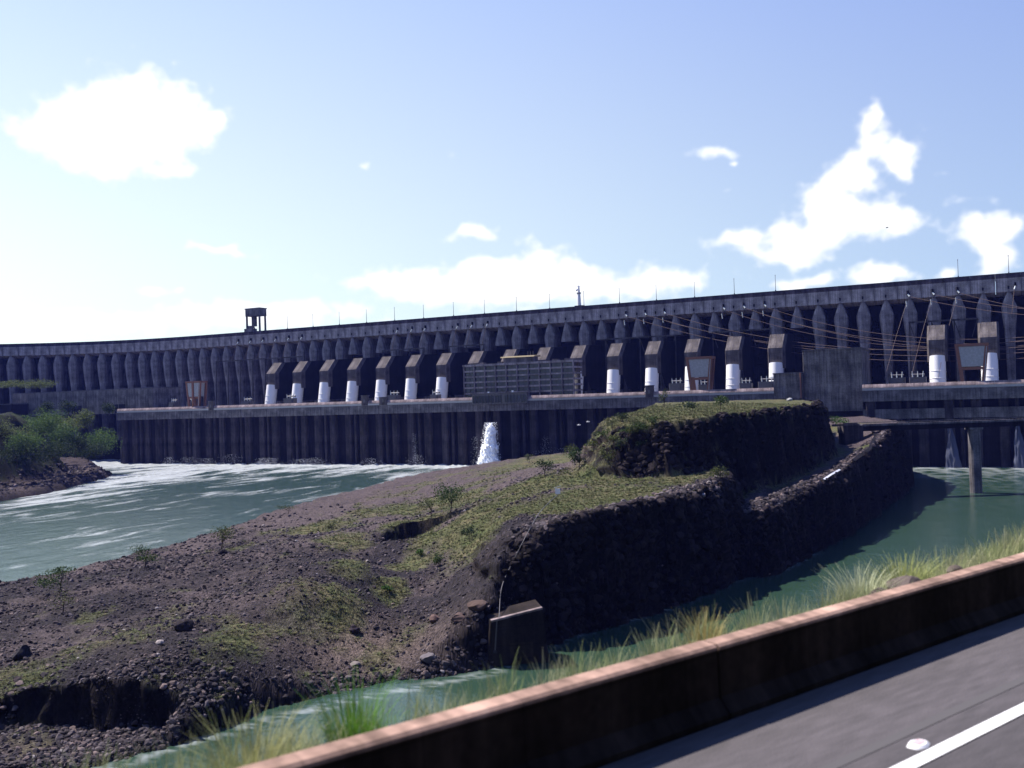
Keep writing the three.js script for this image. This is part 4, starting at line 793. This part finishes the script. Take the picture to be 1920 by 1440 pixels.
{
  const R = rng(7), tufts = [bladeTuft(24, 0.26, 0.7, R, 0.03), bladeTuft(20, 0.18, 0.8, R, 0.035), bladeTuft(16, 0.5, 0.55, R, 0.025)];
  const gm = matte({ color: 0xffffff, roughness: 0.95, side: THREE.DoubleSide });
  scatter('grass', tufts, gm, 110000, 31, (R) => {
    const z = -(165 + R() * R() * 420), x = -150 + R() * 280, g = grassAt(x, z, slopeUp(x, z)); if (R() > g * 1.1 - 0.05) return null;
    const y = land(x, z); if (y < 0.8) return null;
    const t = R(), c = mix3(mix3([0.115, 0.132, 0.055], [0.24, 0.205, 0.115], t), [0.10, 0.16, 0.055], R() * 0.5);
    return { m: mtx(new THREE.Vector3(x, y - 0.05, z), (0.7 + R() * 0.9) * (1 + (-z - 165) / 420), R), c: lin(...c) };
  });
  // tall grass of the roadside, right behind the barrier
  const tall = [bladeTuft(30, 0.75, 0.34, R, 0.006), bladeTuft(26, 0.95, 0.40, R, 0.006), bladeTuft(22, 0.5, 0.36, R, 0.007)];
  const toW = (x, z, y) => new THREE.Vector3(RD.x * x - RD.z * z, RY + y, RD.z * x + RD.x * z); // road axes to the world
  const dens = (x) => 0.25 + 0.9 * smooth(0.05, 0.35, fbm(x * 0.35, 2.2, 7.7, 3)) + 0.8 * smooth(8, 16, x);
  scatter('roadside_grass', tall, new THREE.MeshPhysicalMaterial({ color: 0xffffff, roughness: 0.9, side: THREE.DoubleSide, transmission: 0.35, thickness: 0, specularIntensity: 0.2 }), 12000, 13, (R) => {
    const x = -6 + R() * 46, z = -5.7 - R() * 0.9; if (R() > dens(x)) return null;
    const t = R(), c = mix3([0.58, 0.56, 0.34], [0.34, 0.42, 0.16], t), k = 0.8 + 0.7 * smooth(10, 30, x);
    return { m: mtx(toW(x, z, -0.25), (0.66 + R() * 0.46) * k, R, 0.6), c: lin(...c) };
  });
  const tuft = (px, py, h, label, color, n, w, name = 'grass_clump') => {
    const d = ray(px, py), k = 6.3 / (d.x * RD.z - d.z * RD.x), p = new THREE.Vector3(d.x * k, RY - 0.15, d.z * k);
    const g = thing(name, label, name === 'weed' ? 'weed' : 'grass clump', [p.x, p.y, p.z]), R = rng(Math.round(px)); mesh('blades', bladeTuft(n * 3, h, w, R, 0.006), color, g); mesh('roots', bladeTuft(12, h * 0.3, w * 0.8, R, 0.012), color, g); return g;
  };
  tuft(665, 1350, 0.85, 'bright green tall weed rising behind the barrier at the lower left', leafMat(0.16, 0.34, 0.05), 90, 0.5, 'weed');
  tuft(1318, 1190, 0.72, 'tawny grass clump standing above the barrier in the lower middle', leafMat(0.5, 0.42, 0.18), 70, 0.42);
  tuft(1612, 1095, 0.78, 'pale flowering grass clump left of the brown boulder behind the barrier', leafMat(0.6, 0.63, 0.4), 110, 0.6);
  tuft(1690, 1060, 0.8, 'yellow green grass clump behind the brown boulder at the right', leafMat(0.42, 0.46, 0.16), 100, 0.6);
  tuft(470, 1375, 0.75, 'yellowish grass clump at the lower left corner of the barrier', leafMat(0.45, 0.45, 0.2), 80, 0.6);
}
// ------------------------------------------------------------------ rocks
function rockGeo(seed, detail, squash = 0.75) {
  const g = mergeVertices(new THREE.IcosahedronGeometry(1, detail).deleteAttribute('uv').deleteAttribute('normal')), p = g.attributes.position, R = rng(seed), cuts = Array.from({ length: 9 }, () => [new THREE.Vector3(R() - 0.5, R() - 0.5, R() - 0.5).normalize(), 0.55 + R() * 0.35]);
  for (let i = 0; i < p.count; i++) { const v = new THREE.Vector3().fromBufferAttribute(p, i); for (const [n, d] of cuts) { const q = v.dot(n); if (q > d) v.addScaledVector(n, d - q); } const k = 1 + 0.14 * n3(v.x * 2 + seed, v.y * 2, v.z * 2); p.setXYZ(i, v.x * k, v.y * k * squash, v.z * k * (0.8 + (seed % 3) * 0.1)); }
  const q = g.toNonIndexed(); q.computeVertexNormals(); return q;
}
{
  const geos = [11, 12, 13, 14, 15].map((s) => rockGeo(s, 1, 0.6 + (s % 3) * 0.12)), rm = matte({ color: 0xffffff, roughness: 0.92, bumpMap: soilBump, bumpScale: 0.05 });
  const colour = (R) => { const t = R(), c = mix3([0.03, 0.026, 0.031], R() < 0.35 ? [0.24, 0.18, 0.17] : [0.17, 0.142, 0.15], t ** 2.4); return lin(...(R() < 0.006 ? [0.34, 0.30, 0.30] : c)); };
  scatter('rubble', geos, rm, 300000, 55, (R) => {
    const z = -(150 + Math.pow(R(), 2.1) * 400), wd = 60 + (-z) * 0.42, x = -wd + R() * (wd + 60); const sc = sdPoly(COAST, x, z); if (sc < -3) return null;
    const g = grassAt(x, z, 1), dust = Math.exp(-((x + 33) ** 2 + (z + 205) ** 2) / 200), dn = smooth(-0.12, 0.22, fbm(x * 0.05, 3.1, z * 0.05, 3)); if (R() < g * 1.25 || R() < dust * 0.93 || R() > (0.25 + dn * 0.85) * smooth(-480, -280, z)) return null;
    const y = land(x, z); if (y < -0.5) return null;
    let s = (0.085 + 0.5 * Math.pow(R(), 7)) * (0.85 + (-z - 150) / 300); if (y < 2.6) s *= 1.4;
    return { m: mtx(new THREE.Vector3(x, y + s * 0.12, z), s, R, 1.2), c: colour(R) };
  });
  // angular blocks set in the cliff faces
  const blocks = [21, 22, 23, 24].map((s) => rockGeo(s, 2, 0.75)), cm = matte({ color: 0xffffff, bumpMap: soilBump, bumpScale: 0.12 });
  scatter('cliff_rock', blocks, cm, 26000, 61, (R) => {
    const poly = R() < 0.42 ? PLATEAU.slice(0, 8) : R() < 0.6 ? RIDGE.slice(0, 7) : MOUND.slice(1, 11), i = Math.floor(R() * (poly.length - 1)), t = R(), x = mix(poly[i][0], poly[i + 1][0], t) + (R() - 0.42) * 15, z = mix(poly[i][1], poly[i + 1][1], t) + (R() - 0.35) * 15;
    const up = slopeUp(x, z); if (up > 0.62) return null; const y = land(x, z); if (y < 0.2) return null;
    const s = 0.35 + 1.5 * Math.pow(R(), 3), k = 0.25 + 0.75 * R(); return { m: mtx(new THREE.Vector3(x, y - R() * s * 0.3, z), s, R, 1.4), c: lin(0.04 * k, 0.031 * k, 0.034 * k) };
  });
  // bigger broken rock along cliff edges and the shore
  scatter('broken_rock', geos, rm, 16000, 56, (R) => {
    const along = R() < 0.45 ? COAST.slice(1, 19) : R() < 0.6 ? RIDGE.slice(0, 7) : PLATEAU.slice(0, 6), i = Math.floor(R() * (along.length - 1)), t = R(), x = mix(along[i][0], along[i + 1][0], t) + (R() - 0.5) * 8, z = mix(along[i][1], along[i + 1][1], t) + (R() - 0.5) * 9;
    if (z < -520 || slopeUp(x, z) < 0.35 || R() < grassAt(x, z, 1) * 0.7) return null;
    const y = land(x, z); if (y < -0.6) return null; const s = 0.2 + 1.05 * Math.pow(R(), 5);
    return { m: mtx(new THREE.Vector3(x, y + s * 0.1, z), s, R, 1.0), c: colour(R) };
  });
  scatter('broken_rock', geos, rm, 6000, 57, (R) => { // left terrace lip, beach and far left bank
    const k = R(), x = k < 0.55 ? -130 + R() * 75 : -30 - R() * 30, z = k < 0.3 ? -166 - R() * 7 : -150 - R() * 28, y = land(x, z); if (y < -0.4 || slopeUp(x, z) < 0.3) return null;
    const s = 0.14 + 0.75 * Math.pow(R(), 5); return { m: mtx(new THREE.Vector3(x, y + s * 0.1, z), s, R, 0.9), c: colour(R) };
  });
  scatter('broken_rock', geos, rm, 5000, 58, (R) => { const x = -330 - R() * 130, z = -560 - R() * 330, y = bank(x, z); if (y < 0 || y > 14) return null; const s = 0.5 + 2.2 * Math.pow(R(), 4); return { m: mtx(new THREE.Vector3(x, y, z), s, R, 0.9), c: colour(R) }; });
  // single boulders one can point at
  const boulder = (px, py, s, label, c = [0.07, 0.058, 0.066], sq = 0.8) => { const p = hit(px, py); if (!p) return; const g = rockGeo(Math.round(px + py), 3, sq), m = mesh('boulder', g, matte({ color: lin(...c), roughness: 0.92, bumpMap: soilBump, bumpScale: 0.08 })); m.position.set(p.x, p.y + s * sq * 0.25, p.z); m.scale.setScalar(s); m.rotation.y = px; tag(m, label, 'boulder'); };
  boulder(42, 1232, 1.9, 'dark round boulder alone on the left rubble slope near the left edge', [0.03, 0.028, 0.036], 1.0);
  boulder(300, 1208, 0.8, 'small whitish stone on the left slope below the dark hollow', [0.42, 0.36, 0.34]);
  boulder(345, 1180, 2.3, 'dark blocky boulder over a black hollow on the left slope', [0.04, 0.032, 0.036]);
  boulder(418, 1040, 1.6, 'dark rock at the foot of the olive shrub on the left slope', [0.04, 0.032, 0.036]);
  boulder(664, 1184, 1.5, 'dark boulder at the left border of the dusty hollow', [0.06, 0.045, 0.05]);
  boulder(665, 1248, 1.2, 'pale flat stone lying on the lower part of the dusty hollow', [0.22, 0.19, 0.18], 0.4);
  boulder(802, 1240, 1.7, 'light grey angular boulder at the shore right of the dusty hollow', [0.16, 0.14, 0.15]);
  boulder(850, 1253, 1.0, 'grey boulder at the shore just left of the concrete block', [0.12, 0.11, 0.12]);
  boulder(838, 1270, 1.0, 'whitish wet rock at the water edge left of the concrete block', [0.34, 0.31, 0.33]);
  boulder(896, 1140, 2.4, 'large flat reddish rock above the concrete block', [0.11, 0.075, 0.066], 0.5);
  boulder(815, 1165, 2.0, 'reddish boulder at the left end of the rock outcrop by the concrete block', [0.14, 0.09, 0.08], 0.6);
  boulder(860, 1160, 2.2, 'reddish broken slab in the middle of the rock outcrop', [0.13, 0.088, 0.08], 0.45);
  { // brown boulders behind the barrier
    for (const [px, py, s, label] of [[1700, 1096, 0.24, 'brown boulder just behind the barrier at the right'], [1655, 1114, 0.15, 'small purple brown stone behind the barrier, left of the larger boulder'], [1790, 1066, 0.11, 'dark small stone behind the barrier near the right edge']]) { const d = ray(px, py), k = 6.0 / (d.x * RD.z - d.z * RD.x), m = mesh('boulder', rockGeo(px, 3, 0.7), new THREE.MeshStandardMaterial({ color: lin(0.10, 0.072, 0.065), roughness: 0.95 })); m.position.set(d.x * k, EYE + d.y * k - s * 0.25, d.z * k); m.scale.setScalar(s); tag(m, label, 'boulder'); }
  }
}
// ------------------------------------------------------------------ small built things on the rock
{
  const p = at(965, 1246, 0), b = thing('concrete_block', 'old square concrete anchor block standing in the water at the foot of the cliff', 'anchor block', [p.x, 0, p.z - 4], rad(9));
  const s = new THREE.Shape([[-6.6, -3], [6.9, -3], [5.6, 11.2], [-5.3, 9.2]].map(([x, y]) => new THREE.Vector2(x, y))), g = new THREE.ExtrudeGeometry(s, { depth: 9, bevelEnabled: true, bevelSize: 0.18, bevelThickness: 0.18, bevelSegments: 1 }); g.translate(0, 0, -5);
  mesh('body', boxUV(g), concrete(lin(0.055, 0.045, 0.042)), b);
  mesh('lip', beam([-5.3, 9.40, 3.7], [5.65, 11.40, 3.7], 0.4, 1.3), M.parapet, b);  // pale strip stands for sunlight along the block's top edge
  mesh('rusty_patch', box(-1.6, 3.4, 1.4, 4.6, 4.19, 4.24), concrete(lin(0.085, 0.07, 0.055)), b);
  const top = hit(1046, 936), c = thing('cable_stay', 'long grey cable running from the terrace down the slope to the concrete block', 'cable', [top.x, top.y, top.z]);
  const pts = [[1046, 936], [1010, 975], [985, 1020], [960, 1070], [943, 1110]].map(([x, y]) => { const h = hit(x, y); h.y += 1.3; return h.sub(top); }); const e = new THREE.Vector3(p.x - 3.0, 9.7, p.z + 0.4).sub(top); pts.push(e);
  mesh('wire', new THREE.TubeGeometry(new THREE.CatmullRomCurve3(pts), 80, 0.09, 6), M.steel, c); mesh('wire_end', bar([e.x - 0.4, e.y, e.z + 0.3], [e.x - 1.0, e.y - 6.5, e.z + 0.5], 0.16), M.steel, c); mesh('weight', new THREE.SphereGeometry(0.5, 12, 8).translate(e.x - 1.0, e.y - 6.8, e.z + 0.5), M.casing, c);
  const sp = hit(1046, 932), sg = thing('marker_sign', 'small white board on a post at the left edge of the lower terrace', 'marker board', [sp.x, sp.y, sp.z], rad(-10)); mesh('board', box(-0.75, 0.75, 0.9, 2.5, -0.06, 0.06), M.white, sg); mesh('post', bar([-0.2, 0, -0.1], [-0.2, 2.6, -0.1], 0.08), M.steel, sg); mesh('arm', beam([-1.1, 2.7, 0], [1.0, 3.3, 0], 0.12), M.white, sg);
  const gr = [[1545, 905], [1560, 894], [1575, 886]].map(([x, y]) => hit(x, y)), rl = thing('guard_rail', 'short white guard rail on the outer edge of the curved rock path', 'guard rail', [gr[0].x, gr[0].y, gr[0].z]);
  for (let i = 1; i < 3; i++) { const a = gr[i - 1].clone().sub(gr[0]), q = gr[i].clone().sub(gr[0]); mesh('rail', beam([a.x, a.y + 1.0, a.z], [q.x, q.y + 1.0, q.z], 0.7, 0.2), M.white, rl); mesh('post', beam([a.x, a.y - 0.3, a.z], [a.x, a.y + 1, a.z], 0.25), M.steel, rl); }
  const w0 = [[1600, 870], [1630, 845], [1642, 820], [1634, 806]].map(([x, y]) => hit(x, y)), rl2 = thing('path_kerb', 'dark low kerb wall along the outer curve of the rock path below the bridge', 'kerb wall', [w0[0].x, w0[0].y, w0[0].z]);
  for (let i = 1; i < w0.length; i++) { const a = w0[i - 1].clone().sub(w0[0]), q = w0[i].clone().sub(w0[0]); mesh('kerb_length', beam([a.x, a.y + 0.5, a.z], [q.x, q.y + 0.5, q.z], 1.5, 0.6), M.damDark, rl2); }
  const po = hit(1087, 868), pl = thing('post', 'thin dark post at the left foot of the grassy mound', 'post', [po.x, po.y, po.z]); mesh('pole', bar([0, -0.3, 0], [0, 4.2, 0], 0.16), M.dark, pl); mesh('cap', new THREE.CylinderGeometry(0.26, 0.26, 0.3, 8).translate(0, 4.3, 0), M.dark, pl);
  const hb2 = hit(1498, 750) ?? new THREE.Vector3(150, 50, -520), bin = thing('rock_cairn', 'small grey boulder on the top of the mound by the concrete hut', 'boulder', [hb2.x, hb2.y, hb2.z]); mesh('stone', rockGeo(5, 2).scale(1.6, 1.5, 1.6), M.panel, bin);
}
// birds
function bird(px, py, Z, s, label, mat) {
  const d = ray(px, py), k = Z / -d.z, b = thing('bird', label, 'bird', [d.x * k, EYE + d.y * k, d.z * k]);
  const body = new THREE.SphereGeometry(1, 12, 8).scale(0.75 * s, 0.2 * s, 0.22 * s); mesh('body', body, mat, b); mesh('head', new THREE.SphereGeometry(0.16 * s, 8, 6).translate(0.8 * s, 0.08 * s, 0), mat, b);
  for (const q of [-1, 1]) { const g = new THREE.BufferGeometry(); g.setAttribute('position', new THREE.Float32BufferAttribute([0.35, 0.05, 0, -0.25, 0.05, 0, -0.1, 0.4, q * 0.7, 0.35, 0.05, 0, -0.1, 0.4, q * 0.7, 0.25, 0.42, q * 0.7, 0.25, 0.42, q * 0.7, -0.1, 0.4, q * 0.7, -0.2, 0.25, q * 1.5].map((v) => v * s), 3)); g.computeVertexNormals(); mesh('wing', g, mat.side2 ??= Object.assign(mat.clone(), { side: THREE.DoubleSide }), b); }
}
bird(1085, 797, 480, 1.1, 'white bird flying before the dark powerhouse wall, left of two', M.white);
bird(1102, 791, 480, 1.1, 'white bird flying before the dark powerhouse wall, right of two', M.white);
bird(1663, 427, 330, 0.6, 'tiny dark bird against the big white cloud at the right', M.dark);
// ------------------------------------------------------------------ falling and rising water
{
  const drop = [new THREE.IcosahedronGeometry(1, 1), new THREE.IcosahedronGeometry(1, 2)], wm = new THREE.MeshStandardMaterial({ color: new THREE.Color().setRGB(0.92, 0.93, 0.95), roughness: 1 });
  const R = rng(404), c = L(-18.4, 0, 7), jet = thing('water_jet', 'tall white burst of water shooting up from the foot of the powerhouse', 'water jet', [c.x, 0, c.z], -DA);
  const bits = [], add = (x, y, z, r) => { const q = rockGeo(Math.floor(R() * 90), 1, 1).scale(r, r, r); q.rotateY(R() * 6); q.translate(x, y, z); bits.push(q); };
  for (let i = 0; i < 2600; i++) { const t = Math.pow(R(), 0.8), y = -1 + 35 * t + (R() - 0.5) * 2.5, w = (mix(9.2, 5.0, smooth(0.05, 0.8, t)) + 0.9 * Math.sin(t * 17)) * Math.sqrt(Math.max(0.04, 1 - t ** 5)), cx = mix(-2.2, 1.2, t), a = R() * 6.283, r = Math.sqrt(R()) * w; add(cx + Math.cos(a) * r, y, Math.sin(a) * r * 0.7, 0.3 + R() * R() * 1.4 * (1.2 - t * 0.6)); }
  for (let i = 0; i < 520; i++) { const t = R(), w = mix(7.2, 3.0, t), a = R() * 6.283, r = Math.sqrt(R()) * w; add(mix(-2.2, 1.2, t) + Math.cos(a) * r, 32 * t, Math.sin(a) * r * 0.7, mix(2.2, 1.3, t)); }
  mesh('plume', mergeGeometries(bits), wm, jet);
  const fine = []; for (let i = 0; i < 900; i++) { const t = R(), y = 36 * t, w = mix(11, 5, t), a = R() * 6.283, r = w * (0.5 + 0.6 * R()); const q = drop[0].clone().deleteAttribute('uv').scale(0.22, 0.22, 0.22); q.translate(mix(-2.2, 1.2, t) + Math.cos(a) * r, y, Math.sin(a) * r * 0.7); fine.push(q); }
  tag(mesh('droplets', mergeGeometries(fine), wm, jet), null, null, null, 'stuff');
  const puffs = []; for (const s of [-385, -360, -335, -300, -262, -258, -250, -215, -205, -200, -140, -90]) puffs.push([s, 3 + R() * 6, 5 + R() * 6, 4 + R() * 8, 500]);
  puffs.push([30, 2, 24, 4, 1300], [26, 2, 12, 10, 700], [44, 2, 14, 9, 600], [-95, 2, 27, 1.5, 700], [-35, 2, 24, 3, 500], [70, 2, 22, 4, 600]);
  scatter('spray_mist', [drop[0]], wm, 3600, 66, (R) => { const [s, q, h, w, n] = puffs[Math.floor(R() * puffs.length)], t = Math.pow(R(), 1.3), g = (R() + R() + R() - 1.5) * w * 1.7 * (1.1 - t * 0.6), p = L(s + g, h * t + 0.2, q + (R() - 0.5) * 4); return { m: mtx(p, 0.05 + R() * 0.07, R), c: new THREE.Color(1, 1, 1) }; });
  for (const [s, label] of [[327, 'bluish fan of falling water behind the bridge pier at the right'], [367, 'bluish fan of falling water near the right edge']]) {
    const p = L(s, 0, 0.6), f = thing('water_fan', label, 'falling water', [p.x, 0, p.z], -DA, 'falling water behind the bridge'), v = [], id = [], nx = 14, ny = 24;
    for (let j = 0; j <= ny; j++) for (let i = 0; i <= nx; i++) { const t = j / ny, u = i / nx - 0.5, w = 1.5 + 8.5 * (1 - t) ** 0.8; v.push(u * w + fbm(u * 6, t * 2, s, 3) * 1.6 + (1 - t) * 2, 27 * t, 0.8 + (1 - t) * 3.5 + fbm(u * 9, t * 3, s + 4, 3) * 2 - u * u * 4); if (i < nx && j < ny) { const k = j * (nx + 1) + i; id.push(k, k + 1, k + nx + 1, k + 1, k + nx + 2, k + nx + 1); } }
    const g = new THREE.BufferGeometry(); g.setAttribute('position', new THREE.Float32BufferAttribute(v, 3)); g.setIndex(id); g.computeVertexNormals();
    mesh('water', g, new THREE.MeshStandardMaterial({ color: lin(0.05, 0.062, 0.12), roughness: 0.6, side: THREE.DoubleSide }), f);
  }
}
renderer.render(scene, camera);
